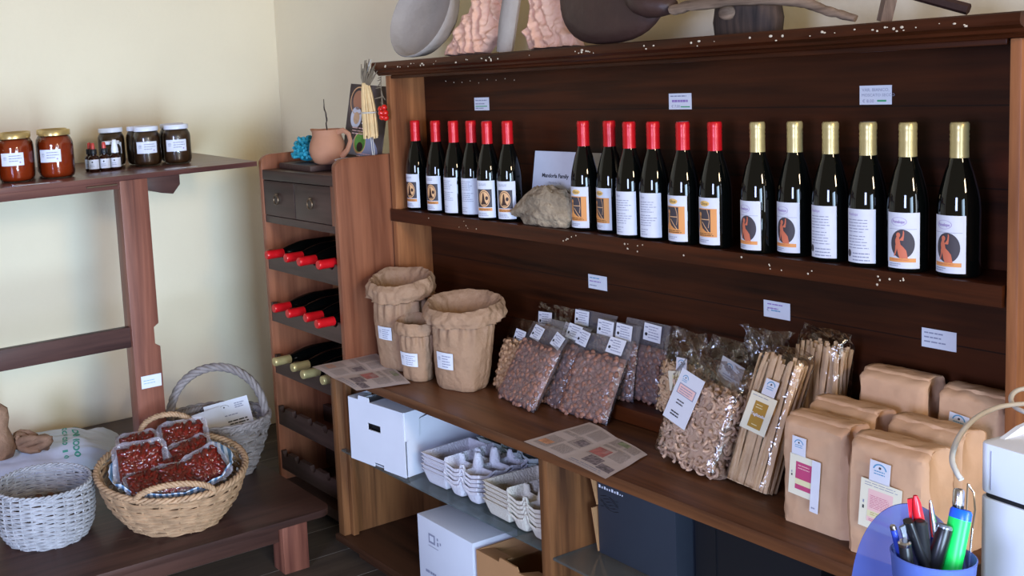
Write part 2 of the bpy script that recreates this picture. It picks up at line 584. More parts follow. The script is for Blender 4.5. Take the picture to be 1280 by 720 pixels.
class Decal:
    """flat or wrapped print: fn(u, v, off) -> point; all shapes go into one mesh"""

    def __init__(s, fn, step=0.006):
        s.mb = MB()
        s.fn = fn
        s.step = step
        s.off = 0.0

    def lift(s):
        s.off += 0.00035

    def rect(s, u0, v0, u1, v1, m, back=False):
        n = max(1, int(abs(u1 - u0) / s.step))
        k = max(1, int(abs(v1 - v0) / max(s.step * 3, 1e-4)))
        s.mb.grid(lambda a, b: s.fn(u0 + (u1 - u0) * a, v0 + (v1 - v0) * b, s.off), n + 1, k + 1, m)

    def slab(s, u0, v0, u1, v1, m, th=0.0006):
        """paper with a little thickness"""
        s.off = th
        s.rect(u0, v0, u1, v1, m)
        n = max(1, int(abs(u1 - u0) / s.step))
        for (ua, va, ub, vb) in ((u0, v0, u1, v0), (u1, v0, u1, v1), (u1, v1, u0, v1), (u0, v1, u0, v0)):
            s.mb.grid(lambda a, b: s.fn(ua + (ub - ua) * a, va + (vb - va) * a, th * b - 0.0003 * (1 - b)), n + 1, 2, m)
        s.lift()

    def strip(s, rows, m, n=4):
        I = [[s.mb.pt(s.fn(a + (b - a) * k / n, v_, s.off)) for k in range(n + 1)] for (v_, a, b) in rows]
        for i in range(len(I) - 1):
            for k in range(n):
                s.mb.face([I[i][k], I[i][k + 1], I[i + 1][k + 1], I[i + 1][k]], m)

    def disc(s, cu, cv, r, m, r0=0.0, a0=0, a1=2 * PI, ry=1.0, seg=24):
        n = 4 if r0 == 0 else 1
        full = abs(a1 - a0 - 2 * PI) < 1e-6
        s.mb.grid(lambda a, b: s.fn(cu + (r0 + (r - r0) * b) * math.cos(a0 + (a1 - a0) * a), cv + ry * (r0 + (r - r0) * b) * math.sin(a0 + (a1 - a0) * a), s.off), seg + 1, n + 1, m)

    def text(s, txt, u, v, size, m, align='LEFT', rot=0.0, bold=0.0):
        V, F = font_mesh(txt, size, align, bold)
        c_, s_ = math.cos(rot), math.sin(rot)
        I = [s.mb.pt(s.fn(u + x * c_ - y * s_, v + x * s_ + y * c_, s.off)) for x, y, _ in V]
        for q in F:
            s.mb.face([I[k] for k in q], m)

    def lines(s, u0, u1, v1, dv, n, m, h=None, seed=1, ragged=0.35, rot=0):
        rg = random.Random(seed)
        h = h or dv * 0.38
        for i in range(n):
            v_ = v1 - dv * i
            end = u1 - (u1 - u0) * rg.random() * ragged
            u = u0
            while u < end - 1e-5:
                wv = min(rg.uniform(0.12, 0.3) * (u1 - u0), end - u)
                s.rect(u, v_ - h, u + wv * 0.86, v_, m)
                u += wv

    def build(s, name, mats, parent, **k):
        return s.mb.build(name, mats, parent, smooth=30, **k)


def flat(o=(0, 0, 0), ux=(1, 0, 0), uz=(0, 0, 1)):
    o = Vector(o)
    ux = Vector(ux).normalized()
    uz = Vector(uz).normalized()
    n = ux.cross(uz)
    return lambda u, v_, off: o + ux * u + uz * v_ + n * off


def cyl(R, a0=0.0, c=(0, 0)):
    def fn(u, v_, off):
        a = a0 + u / R
        return Vector((c[0] + (R + off) * math.sin(a), c[1] - (R + off) * math.cos(a), v_))
    return fn


def logo(dc, u, v, s_, mats=(5, 6)):
    """small farm mark: blue arc over two short lines of print"""
    dc.disc(u, v, s_, mats[0], r0=s_ * 0.8, a0=0.15, a1=PI - 0.15, seg=12)
    dc.disc(u, v + s_ * 0.35, s_ * 0.2, mats[1], seg=8)
    dc.lines(u - s_ * 0.8, u + s_ * 0.8, v - s_ * 0.1, s_ * 0.4, 2, mats[0], seed=3, ragged=0.1)


PAPERS = None


def pm():
    return [M['paper'], M['ink'], M['black_ink'], M['green_ink'], M['purple_ink'], M['blue_ink'], M['dark_print']]

#PART2
# ================================================================ room
def structure(name, mb, mat, **k):
    o = mb.build(name, mat, None, **k)
    o['kind'] = 'structure'
    return o


mb = MB(); mb.box(-4.40, 2.2, -1.2, 2.463, -0.06, 0); structure('floor', mb, M['floor'])
mb = MB(); mb.box(-4.52, -4.40, -1.2, 2.58, -0.06, 2.9); structure('wall_left', mb, M['wall'])
mb = MB(); mb.box(-4.40, 2.2, 2.463, 2.58, -0.06, 2.9); structure('wall_back', mb, M['wall'])

# ================================================================ large furniture
ZC, ZS, ZH = 0.651, 1.15, 0.693     # counter, bottle shelf, low shelf of the hutch
YB = 2.261

lower = thing('base_cabinet', (-2.05, 2.05, 0), 'long low brown wooden cabinet with open shelves under a thick counter', 'cabinet')
mb = MB(); mb.box(-3.045, -1.06, 1.815, 2.29, 0.621, ZC)
mb.build('countertop', M['counter'], lower, world=True, bevel=0.004)
for x0, x1 in ((-3.04, -3.006), (-2.036, -2.003), (-1.10, -1.066)):
    mb = MB(); mb.box(x0, x1, 1.825, 2.27, 0.065, 0.621)
    mb.build('upright', M['lower_z'], lower, world=True, bevel=0.003)
mb = MB(); mb.box(-3.006, -2.985, 1.85, 1.872, 0.067, 0.619); mb.build('corner_batten', M['lower_z'], lower, world=True, bevel=0.002)
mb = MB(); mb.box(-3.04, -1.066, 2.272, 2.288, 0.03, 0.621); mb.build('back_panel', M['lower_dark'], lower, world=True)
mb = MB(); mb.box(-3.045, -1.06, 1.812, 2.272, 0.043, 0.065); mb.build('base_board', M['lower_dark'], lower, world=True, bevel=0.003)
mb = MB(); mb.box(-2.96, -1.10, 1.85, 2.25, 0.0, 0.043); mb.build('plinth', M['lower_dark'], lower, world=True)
for x0, x1, z in ((-3.005, -2.037, 0.363), (-2.002, -1.101, 0.354)):
    mb = MB(); mb.box(x0, x1, 1.832, 2.262, z, z + 0.007)
    o = mb.build('glass_shelf', M['shelf_glass'], lower, world=True, bevel=0.001)
    tag(o, 'clear greenish glass shelf')

hutch = thing('hutch', (-2.05, 2.19, ZC), 'dark wooden open hutch with a bottle shelf and a chipped moulded cornice', 'hutch')
mb = MB(); mb.box(-3.02, -1.09, YB, 2.276, ZC + .002, 1.605); mb.build('back_panel', M['hutch_back'], hutch, world=True)
mb = MB(); mb.box(-3.045, -3.02, 2.118, 2.276, ZC + .001, 1.605); mb.build('side_panel', M['hutch_z'], hutch, world=True, bevel=0.003)
mb = MB(); mb.box(-1.084, -1.064, 2.118, 2.276, ZC + .001, 1.605); mb.build('side_panel', M['hutch_z'], hutch, world=True, bevel=0.003)
mb = MB(); mb.box(-3.02, -1.09, 2.119, YB, ZC + .001, ZH); mb.build('low_shelf', M['hutch_x'], hutch, world=True, bevel=0.003)
mb = MB(); mb.box(-3.02, -1.09, 2.125, YB, ZS - 0.022, ZS); mb.build('bottle_shelf', M['hutch_x'], hutch, world=True)
mb = MB(); mb.box(-3.046, -1.088, 2.112, 2.1245, ZS - 0.04, ZS + .001)
for k in range(34):
    x = rnd.uniform(-2.9, -1.15); z = ZS - rnd.uniform(.008, .03); q = rnd.uniform(.0012, .0028)
    if rnd.random() < .5:
        x = rnd.choice((-2.62, -2.2, -1.98, -1.55, -1.3)) + rnd.uniform(-.03, .03)
    mb.blob((x, 2.1118, z), (q, .0008, q), m=1, seg=6, rings=4)
mb.build('shelf_lip', [M['hutch_x'], M['chip']], hutch, world=True)
mb = MB(); mb.box(-3.019, -1.091, 2.122, 2.135, 1.594, 1.606); mb.build('header', M['hutch_x'], hutch, world=True, bevel=0.003)
# cornice: moulded profile along x
prof = [(2.29, 1.606), (2.102, 1.606), (2.098, 1.612), (2.090, 1.616), (2.088, 1.622), (2.082, 1.626), (2.076, 1.629), (2.074, 1.636), (2.076, 1.649), (2.08, 1.652), (2.29, 1.652)]
mb = MB()
NX = 60
pr = [[mb.pt((-3.062 + (2.016) * i / NX, y + (0.0012 * noise.noise((i * .9, y * 50, z * 60)) if 0 < k < 10 else 0), z)) for k, (y, z) in enumerate(prof)] for i in range(NX + 1)]
for i in range(NX):
    for k in range(len(prof)):
        k2 = (k + 1) % len(prof)
        mb.face([pr[i][k], pr[i + 1][k], pr[i + 1][k2], pr[i][k2]], 0)
mb.face(pr[0], 0); mb.face(pr[-1][::-1], 0)
for k in range(64):
    x = rnd.uniform(-3.04, -1.1)
    c_ = rnd.choice((-2.9, -2.55, -2.42, -2.3, -2.1, -1.85, -1.7, -1.45, -1.25))
    if rnd.random() < .6:
        x = min(max(c_ + rnd.gauss(0, .06), -3.05), -1.1)
    q = rnd.uniform(.001, .003)
    mb.blob((x, 2.0735, 1.63 + rnd.uniform(0, .012)), (q * rnd.uniform(1, 1.8), .0009, q), m=1, seg=6, rings=4)
for k in range(9):
    mb.blob((-2.9 + k * .042, 2.2605, 1.571 + rnd.uniform(-.01, .004)), (.0018, .0008, .0018), m=1, seg=6, rings=4)
mb.build('cornice', [M['hutch_x'], M['chip']], hutch, world=True, smooth=25)

rack = thing('wine_rack', (-3.325, 2.05, 0), 'tall narrow wooden wine rack with two small drawers on top, in the corner', 'wine rack')
RY0, RY1 = 1.905, 2.2
def side_outline(zt):
    o = [(RY0, 0.0), (RY1, 0.0), (RY1, zt)]
    n = 8
    for k in range(n + 1):
        a = PI / 2 * k / n
        o.append((RY0 + .045 - .045 * math.sin(a), zt - .032 + .032 * math.cos(a)))
    return o
for x0, x1 in ((-3.602, -3.58), (-3.082, -3.058)):
    mb = MB(); mb.prism(side_outline(1.34), 'x', x0, x1); mb.build('side_panel', M['rack_side'], rack, world=True, bevel=0.003)
mb = MB(); mb.box(-3.58, -3.082, RY0 + .002, RY1 - .01, 1.247, 1.284); mb.build('top_board', M['rack_front'], rack, world=True, bevel=0.003)
mb = MB(); mb.box(-3.58, -3.082, RY1 - .012, RY1, 0.02, 1.33); mb.build('back_panel', M['rack_in'], rack, world=True)
mb = MB(); mb.box(-3.58, -3.082, RY0 + .004, RY1 - .012, 1.085, 1.112); mb.build('drawer_rail', M['rack_front'], rack, world=True, bevel=0.002)
mb = MB(); mb.box(-3.098, -3.082, RY0 + .001, RY0 + .02, 1.112, 1.247); mb.build('front_stile', M['rack_side'], rack, world=True)
for k, (x0, x1) in enumerate(((-3.578, -3.352), (-3.346, -3.10))):
    mb = MB(); mb.box(x0, x1, RY0 + .003, RY1 - .05, 1.114, 1.245)
    dr = mb.build('drawer', M['rack_front'], rack, world=True, bevel=0.003)
    cx = (x0 + x1) / 2 - .005
    mb = MB()
    bx = Vector((cx, 0, 0)) - rack.location
    mb.tube([(bx.x + .017 * math.cos(a), RY0 - .007 - rack.location.y, 1.178 + .017 * math.sin(a)) for a in [2 * PI * i / 20 for i in range(20)]], .0032, 8, closed=True)
    mb.blob((bx.x, RY0 - .004 - rack.location.y, 1.197), (.006, .008, .006))
    mb.build('ring_pull', M['brass'], dr)
NX_ = [-3.545, -3.455, -3.34, -3.235, -3.125]
RZ = [0.978, 0.776, 0.572, 0.368, 0.19]
for i, zt in enumerate(RZ):
    mb = MB(); mb.box(-3.58, -3.082, RY1 - .09, RY1 - .07, zt - .10, zt - .036); mb.build('bottle_rail', M['rack_front'], rack, world=True)
    for yy, nm in ((RY0 + .004, 'bottle_rail'),):
        out = [(-3.58, zt - .072), (-3.082, zt - .072), (-3.082, zt)]
        for cx in NX_[::-1]:
            for k in range(9):
                a = PI * k / 8
                out.append((cx + .02 * math.cos(a), zt - .02 * math.sin(a)))
        out.append((-3.58, zt))
        mb = MB(); mb.prism(out, 'y', yy, yy + .018); mb.build(nm, M['rack_front'], rack, world=True)
mb = MB(); mb.box(-3.58, -3.082, RY0 + .01, RY1 - .012, 0.03, 0.07); mb.build('base_board', M['rack_front'], rack, world=True)

table = thing('side_table', (-3.95, 1.0, 0.188), 'brown wooden table top along the left wall on a square post', 'table')
mb = MB(); mb.prism([(-4.396, 0.1), (-3.53, 0.1), (-3.53, 1.862), (-4.396, 1.98)], 'z', 1.304, 1.322)
mb.build('tabletop', M['table_y'], table, world=True, bevel=0.002)
mb = MB(); mb.box(-3.565, -3.538, 0.11, 1.322, 1.276, 1.304); mb.build('apron', M['table_y'], table, world=True, bevel=0.002)
mb = MB(); mb.tube([(-3.53, 1.2, 1.293), (-3.53, 1.31, 1.293)], .003, 6); mb.build('latch', M['brass'], table, world=True)
mb = MB(); mb.prism([(1.32, .188), (1.424, .188), (1.424, .70), (1.405, .712), (1.405, .772), (1.424, .784), (1.424, 1.304), (1.32, 1.304)], 'x', -3.60, -3.531)
mb.build('post', M['table_z'], table, world=True, bevel=0.003)
mb = MB(); mb.prism([(.11, .188), (.214, .188), (.214, 1.304), (.11, 1.304)], 'x', -3.60, -3.531); mb.build('post', M['table_z'], table, world=True, bevel=0.003)
mb = MB(); mb.box(-3.575, -3.545, 0.2145, 1.3195, .711, .784); mb.build('cross_rail', M['table_dark'], table, world=True, bevel=0.002)
mb = MB(); mb.prism([(1.4245, 1.304), (1.4245, 1.262), (1.485, 1.243), (1.527, 1.236), (1.556, 1.268), (1.556, 1.304)], 'x', -4.39, -3.55)
mb.build('bearer', M['table_dark'], table, world=True, bevel=0.002)

bench = thing('low_bench', (-3.68, 0.95, 0), 'low wide dark wooden platform bench along the left wall', 'bench')
out = [(-4.38, 0.1), (-2.985, 0.1)]
for k in range(7):
    a = PI / 2 * k / 6
    out.append((-2.985 - .05 + .05 * math.cos(a), 1.775 - .05 + .05 * math.sin(a)))
out.append((-4.38, 1.80))
mb = MB(); mb.prism(out, 'z', .164, .188); mb.build('bench_top', M['bench'], bench, world=True, bevel=0.003)
mb = MB(); mb.box(-3.045, -3.02, 0.12, 1.58, .105, .164); mb.build('apron', M['bench'], bench, world=True, bevel=0.002)
for x0, x1, y0, y1 in ((-3.07, -2.997, 1.583, 1.677), (-3.07, -2.997, .13, .22), (-4.34, -4.27, 1.583, 1.677), (-4.34, -4.27, .13, .22)):
    mb = MB(); mb.box(x0, x1, y0, y1, 0, .164); mb.build('leg', M['table_z'], bench, world=True, bevel=0.002)

# ================================================================ wine bottles on the shelf
BR = 0.0372
body_prof = [(0.0, .006), (.03, .002), (.035, .001), (BR, .006), (BR, .128), (.0368, .138), (.0355, .152), (.0328, .168), (.0286, .186), (.0245, .203), (.0195, .218), (.0162, .231), (.0152, .242), (.0150, .255)]
cap_prof = [(.0152, .231), (.0164, .2315), (.0160, .262), (.0166, .268), (.0158, .272), (.0166, .276), (.0158, .281), (.0166, .286), (.0164, .296), (.0145, .300), (0, .3005)]
LM = lambda: [M['paper'], M['ink'], M['dark_print'], M['tan_print'], M['brown_print'], M['orange_ink'], M['purple_ink'], M['skin_print'], M['gold_light'], M['black_ink']]


def bottle_label(kind):
    base = cyl(BR, 0)
    D = Decal(lambda u, v_, o_: base(u * .70, v_, o_), step=.005)
    D.slab(-.0445, .009, .0445, .122, 0, th=.0005)
    if kind == 'emblem':
        D.rect(-.038, .041, .030, .096, 2); D.rect(-.038, .030, .030, .039, 5); D.lift()
        D.disc(-.004, .068, .0255, 3, ry=1.02); D.lift()
        D.disc(-.004, .068, .0225, 4, r0=.0208, seg=24)
        D.strip([(.05, -.018, .008), (.06, -.014, .0), (.07, -.012, -.002), (.08, -.010, -.004), (.085, -.008, -.006)], 4)
        D.disc(.008, .069, .006, 4)
        D.lines(-.03, .026, .0365, .0035, 2, 4, seed=2, ragged=.1)
        D.lines(-.03, .02, .113, .004, 2, 1, seed=5)
        D.lines(-.034, .02, .024, .004, 3, 1, seed=6)
    elif kind == 'archer':
        D.disc(-.006, .108, .019, 8, ry=.36); D.lift()
        D.text('Ulisse', -.006, .1045, .011, 4, 'CENTER')
        D.rect(-.034, .028, .036, .096, 5); D.lift()
        D.rect(-.034, .040, .016, .094, 2); D.lift()
        D.strip([(.040, -.034, .004), (.048, -.030, -.012), (.056, -.026, -.018), (.066, -.026, -.020), (.074, -.024, -.019), (.078, -.023, -.02)], 5)
        D.strip([(.069, -.018, .012), (.071, -.018, .013)], 3)
        D.strip([(.040, .008, .012), (.052, -.004, -.001), (.064, -.016, -.013)], 3)
        D.strip([(.094, .004, .006), (.08, .010, .0115), (.066, .0115, .013), (.05, .008, .0095)], 3)
        D.disc(-.022, .082, .005, 5)
        D.lines(-.03, .026, .0365, .004, 2, 4, seed=3)
        D.lines(-.038, .02, .021, .004, 2, 1, seed=9)
    elif kind == 'woman':
        D.disc(-.010, .104, .021, 6, r0=.0198, ry=.42); D.lift()
        D.text('Penelope', -.010, .1010, .0088, 6, 'CENTER', bold=.00012)
        D.rect(-.038, .0885, .036, .0892, 1)
        D.disc(0, .059, .031, 2, ry=.95, seg=32)
        D.rect(-.038, .022, .034, .030, 5); D.lift()
        D.strip([(.030, -.006, .014), (.038, -.010, .012), (.046, -.012, .010), (.052, -.014, .004), (.058, -.017, -.004), (.066, -.018, -.006), (.073, -.015, -.008)], 7)
        D.strip([(.034, -.022, -.019), (.046, -.018, -.014), (.056, -.018, -.012)], 7)
        D.disc(-.010, .077, .0052, 7)
        D.strip([(.066, -.008, .003), (.074, .0, .0045), (.082, .002, .005), (.086, .002, .004)], 7)
        D.lines(-.028, .02, .0275, .004, 1, 7, seed=3)
        D.lines(-.036, .0, .019, .004, 2, 1, seed=4)
    else:
        t_ = {'back_plain': '', 'back_ulisse': 'Ulisse', 'back_penelope': 'Penelope'}[kind]
        if t_:
            D.text(t_, -.036, .108, .009, 1 if kind == 'back_ulisse' else 6)
        D.lines(-.037, .03, .100 if t_ else .112, .0062, 5, 1, h=.0017, seed=len(kind))
        D.lines(-.037, .03, .066 if t_ else .076, .0062, 5, 1, h=.0017, seed=len(kind) + 4)
        if kind == 'back_penelope':
            D.disc(-.034, .028, .008, 2)
            D.lines(-.02, .03, .030, .007, 3, 1, h=.0024, seed=7, ragged=.1)
        else:
            D.lines(-.037, .0, .030, .0062, 3, 1, h=.0016, seed=8)
    return D


BG = 'wine bottles on the hutch shelf'


def wine_bottle(kind, cap, loc, label, rot):
    t = thing('wine_bottle', loc, label, 'wine bottle', BG, rot)
    mb = MB(); mb.lathe(body_prof, 36); mb.build('bottle_glass', M['glass_dark'], t, smooth=60)
    mb = MB(); mb.lathe(cap_prof, 28, cap=False); mb.build('capsule', M[cap], t, smooth=50)
    bottle_label(kind).build('paper_label', LM(), t)
    return t


protos = {}
YBOT = 2.158
# x, kind, cap, label, turn of the label in degrees
bl = [
    (-2.962, 2.170, 'emblem', 'cap_red', 'red-capped wine bottle with round emblem label, first from the left end of the shelf', 14),
    (-2.844, 2.165, 'emblem', 'cap_red', 'red-capped wine bottle with round emblem label, second from the left end of the shelf', 18),
    (-2.745, 2.160, 'back_plain', 'cap_red', 'red-capped wine bottle with plain text label, third from the left end of the shelf', 9),
    (-2.670, 2.170, 'back_plain', 'cap_red', 'red-capped wine bottle with plain text label, fourth from the left end of the shelf', 21),
    (-2.570, 2.150, 'emblem', 'cap_red', 'red-capped wine bottle with round emblem label, right beside the text-labelled pair', 28),
    (-2.495, 2.165, 'emblem', 'cap_red', 'red-capped wine bottle with round emblem label, nearest the rock and white sheet', 28),
    (-2.192, 2.170, 'archer', 'cap_red', 'red-capped wine bottle with orange picture label, standing against the rock', 11),
    (-2.107, 2.180, 'archer', 'cap_red', 'red-capped wine bottle with orange picture label, second right of the rock', -3),
    (-2.010, 2.150, 'back_ulisse', 'cap_red', 'red-capped wine bottle with full text label, third right of the rock', 15),
    (-1.936, 2.155, 'back_ulisse', 'cap_red', 'red-capped wine bottle with full text label, fourth right of the rock', 18),
    (-1.840, 2.150, 'archer', 'cap_red', 'red-capped wine bottle with orange picture label, second from the gold-capped bottles', 3),
    (-1.751, 2.155, 'archer', 'cap_red', 'red-capped wine bottle with orange picture label, next to the gold-capped bottles', 3),
    (-1.635, 2.155, 'woman', 'cap_gold', 'gold-capped wine bottle with seated figure label, next to the red-capped bottles', -3),
    (-1.555, 2.175, 'woman', 'cap_gold', 'gold-capped wine bottle with seated figure label, second right of the red caps', 1),
    (-1.463, 2.165, 'back_penelope', 'cap_gold', 'gold-capped wine bottle with long text label, left one of the two', 3),
    (-1.376, 2.160, 'back_penelope', 'cap_gold', 'gold-capped wine bottle with long text label, right one of the two', 6),
    (-1.290, 2.155, 'woman', 'cap_gold', 'gold-capped wine bottle with seated figure label, second from the right end of the shelf', 17),
    (-1.196, 2.165, 'woman', 'cap_gold', 'gold-capped wine bottle with seated figure label, last at the right end of the shelf', 0),
]
for (x, y, kind, cap, lab, turn) in bl:
    key = (kind, cap)
    rot = (0, 0, math.radians(turn))
    if key not in protos:
        protos[key] = wine_bottle(kind, cap, (x, y, ZS + .0005), lab, rot)
    else:
        dup(protos[key], (x, y, ZS + .0005), lab, rot)

# lying bottles in the rack
LR = ['top', 'second', 'third']
GR = 'bottles lying in the wine rack'
WORD = ['leftmost', 'second', 'third', 'rightmost']
first = {}
for row in range(3):
    cap = 'cap_red' if row < 2 else 'cap_gold'
    nm = 'red' if row < 2 else 'gold'
    for k in range(4):
        x = NX_[k + 1] if row < 3 else 0
        if row == 2:
            x -= .012
        outd = (.070, .055, .062, .050)[(k + row) % 4]
        loc = (x, RY0 + .0 - outd, RZ[row] + .0035)
        lab = '%s %s-capped bottle lying in the %s row of the wine rack' % (WORD[k], nm, LR[row])
        rot = (math.radians(-90), 0, 0)
        if cap not in first:
            t = thing('lying_wine_bottle', loc, lab, 'wine bottle', GR, rot)
            mb = MB()
            mb.lathe([(r_, .3005 - z) for r_, z in body_prof[::-1]], 28); o1 = mb.build('bottle_glass', M['glass_dark'], t, smooth=60)
            mb = MB(); mb.lathe([(r_, .3005 - z) for r_, z in cap_prof[::-1]], 24, cap=False); mb.build('capsule', M[cap], t, smooth=50)
            first[cap] = t
        else:
            dup(first[cap], loc, lab, rot)

# ================================================================ price tags on the hutch and elsewhere
def tag_card(loc, label, wv, hv, paint, rot=(0, 0, 0), group='handwritten price tags'):
    D = Decal(flat((0, 0, 0)), step=1)
    D.slab(-wv / 2, -hv / 2, wv / 2, hv / 2, 0, th=.0008)
    paint(D, wv, hv)
    D.mb.box(-wv / 2, wv / 2, 0.0, .0004, -hv / 2, hv / 2, 0)
    o = D.build('price_tag', pm(), None)
    o.location = loc
    o.rotation_euler = rot
    return tag(o, label, 'price tag', group)


def p1(D, w_, h_):
    D.lines(-.03, .03, .013, .011, 2, 1, h=.003, seed=1); D.rect(-.03, -.009, .027, -.006, 3); D.lines(-.03, .03, -.012, .01, 1, 1, h=.003, seed=2)
def p2_(D, w_, h_):
    D.lines(-.03, .025, .015, .011, 1, 1, h=.003, seed=3); D.lines(-.025, .03, .004, .01, 1, 4, h=.006, seed=4); D.text('€ 7.00', -.027, -.016, .010, 1); D.rect(.002, -.0155, .031, -.0125, 3)
def p3(D, w_, h_):
    D.text('VAR. BIANCO,', -.03, .008, .0095, 1); D.text('MOSCATO SECCO', -.031, -.003, .0088, 1); D.text('€ 8.00', -.029, -.016, .0098, 1); D.rect(.004, -.0145, .024, -.0105, 3)
def p4(D, w_, h_):
    D.lines(-.03, .02, .013, .01, 1, 5, h=.003, seed=5); D.lines(-.03, .03, .003, .01, 1, 4, h=.003, seed=6); D.lines(-.03, .0, -.009, .01, 1, 1, h=.003, seed=7)
def p5(D, w_, h_):
    D.lines(-.025, .02, .014, .01, 2, 4, h=.003, seed=8); D.text('€', -.027, -.006, .010, 1); D.lines(-.015, .015, -.001, .01, 1, 5, h=.003, seed=9)
def p6(D, w_, h_):
    D.lines(-.03, .02, .013, .0095, 3, 1, h=.003, seed=10)
def p7(D, w_, h_):
    D.lines(-.03, .02, .006, .01, 2, 5, h=.002, seed=12)


TL = [(-2.721, 1.4965, p1, 'small white price tag with a green bar above the left group of bottles'),
      (-1.940, 1.494, p2_, 'white price tag with a green underline above the middle red-capped bottles'),
      (-1.423, 1.5005, p3, 'white price tag handwritten in capitals above the gold-capped bottles'),
      (-2.2445, .980, p4, 'white price tag under the bottle shelf above the nut pouches'),
      (-1.667, .9905, p5, 'white price tag under the bottle shelf above the pasta bags'),
      (-1.286, .9875, p6, 'white price tag under the bottle shelf above the rear flour bags')]
for x, z, fn, lab in TL:
    tag_card((x, YB - .0006, z), lab, .071, .041, fn)
tag_card((-3.5304, 1.378, .580), 'white price tag stuck on the table post behind the tan basket', .077, .046, p7, rot=(math.radians(3), 0, PI / 2))
for (x, y, a, lab) in ((-3.56, 1.02, 82, 'white price slip lying on the table edge below the honey jars'), (-3.585, 1.58, 84, 'white price slip lying on the table edge below the dark jars')):
    mb = MB(); mb.box(-.06, .06, -.012, .012, 0, .0008)
    o = mb.build('price_slip', M['paper'], None); o.location = (x, y, 1.3225); o.rotation_euler = (0, 0, math.radians(a)); tag(o, lab, 'price slip')

# ================================================================ sheet and rock on the bottle shelf
D = Decal(flat((0, 0, 0)), step=1)
D.slab(-.150, 0, .150, .205, 0, th=.0008)
D.mb.box(-.15, .15, 0, .0004, 0, .205, 0)
D.text('Mandorla Family', -.112, .128, .0165, 2, bold=.0005)
D.text('Mandorla 1 kg', -.082, .110, .009, 1)
D.lines(-.125, -.085, .082, .012, 2, 2, h=.006, seed=2); D.lines(-.03, .015, .088, .012, 2, 2, h=.006, seed=3)
for u in (-.105, -.055, -.01):
    D.strip([(.06 if u != -.055 else .082, u - .004, u - .001), (.07 if u != -.055 else .098, u + .001, u + .004)], 2, n=1)
o = D.build('printed_sheet', pm(), None)
o.location = (-2.325, 2.222, ZS + .001); o.rotation_euler = (math.radians(-9), 0, 0)
tag(o, 'white printed sheet leaning on the hutch back behind the rock', 'paper sheet')

mb = MB()
def rockf(a, b):
    th = 2 * PI * a; ph = PI * b
    x = math.sin(ph) * math.cos(th); y = math.sin(ph) * math.sin(th); z = math.cos(ph)
    p = Vector((x, y, z))
    n = 1 + .26 * noise.noise(p * 1.6 + Vector((3, 1, 2))) + .22 * noise.noise(p * 3.5) + .10 * (1 - 2 * abs(noise.noise(p * 6))) + .06 * noise.noise(p * 12)
    px = x * .108 * n; pz = z * .062 * n; py = y * .037 * n
    pz += .012 * max(0, 1 - abs(px + .0) / .08)
    if px < -.03:
        pz *= max(.25, 1 + (px + .03) * 7)
        pz -= (1 - max(.25, 1 + (px + .03) * 7)) * .03
    if px > .02:
        pz += .004
    return (px, py, max(pz + .045, .0))
mb.grid(rockf, 48, 28, cu=True)
o = mb.build('fossil_rock', M['rock'], None, smooth=80)
o.location = (-2.338, 2.155, ZS + .0005)
tag(o, 'pale brown weathered rock lying in front of the white sheet on the bottle shelf', 'rock')

# ================================================================ things on the cornice
ZT = 1.653
t = thing('limed_bowl', (-2.868, 2.165, ZT + .004), 'grey chalky round bowl tilted on its side at the left end of the cornice', 'bowl')
pf = [(0.0, -.085), (.06, -.083), (.100, -.075), (.128, -.052), (.143, -.02), (.150, 0), (.147, .004), (.141, 0), (.134, -.018), (.118, -.032), (.08, -.040), (.04, -.042), (0, -.042)]
mb = MB()
R_ = Matrix.Translation((0, -.02, .142)) @ Matrix.Rotation(math.radians(68), 4, 'X')
mb.X = Matrix.Rotation(math.radians(1), 4, 'Z') @ R_
mb.lathe(pf, 48, cap=False)
mb.build('bowl_body', M['bowl'], t, smooth=70)


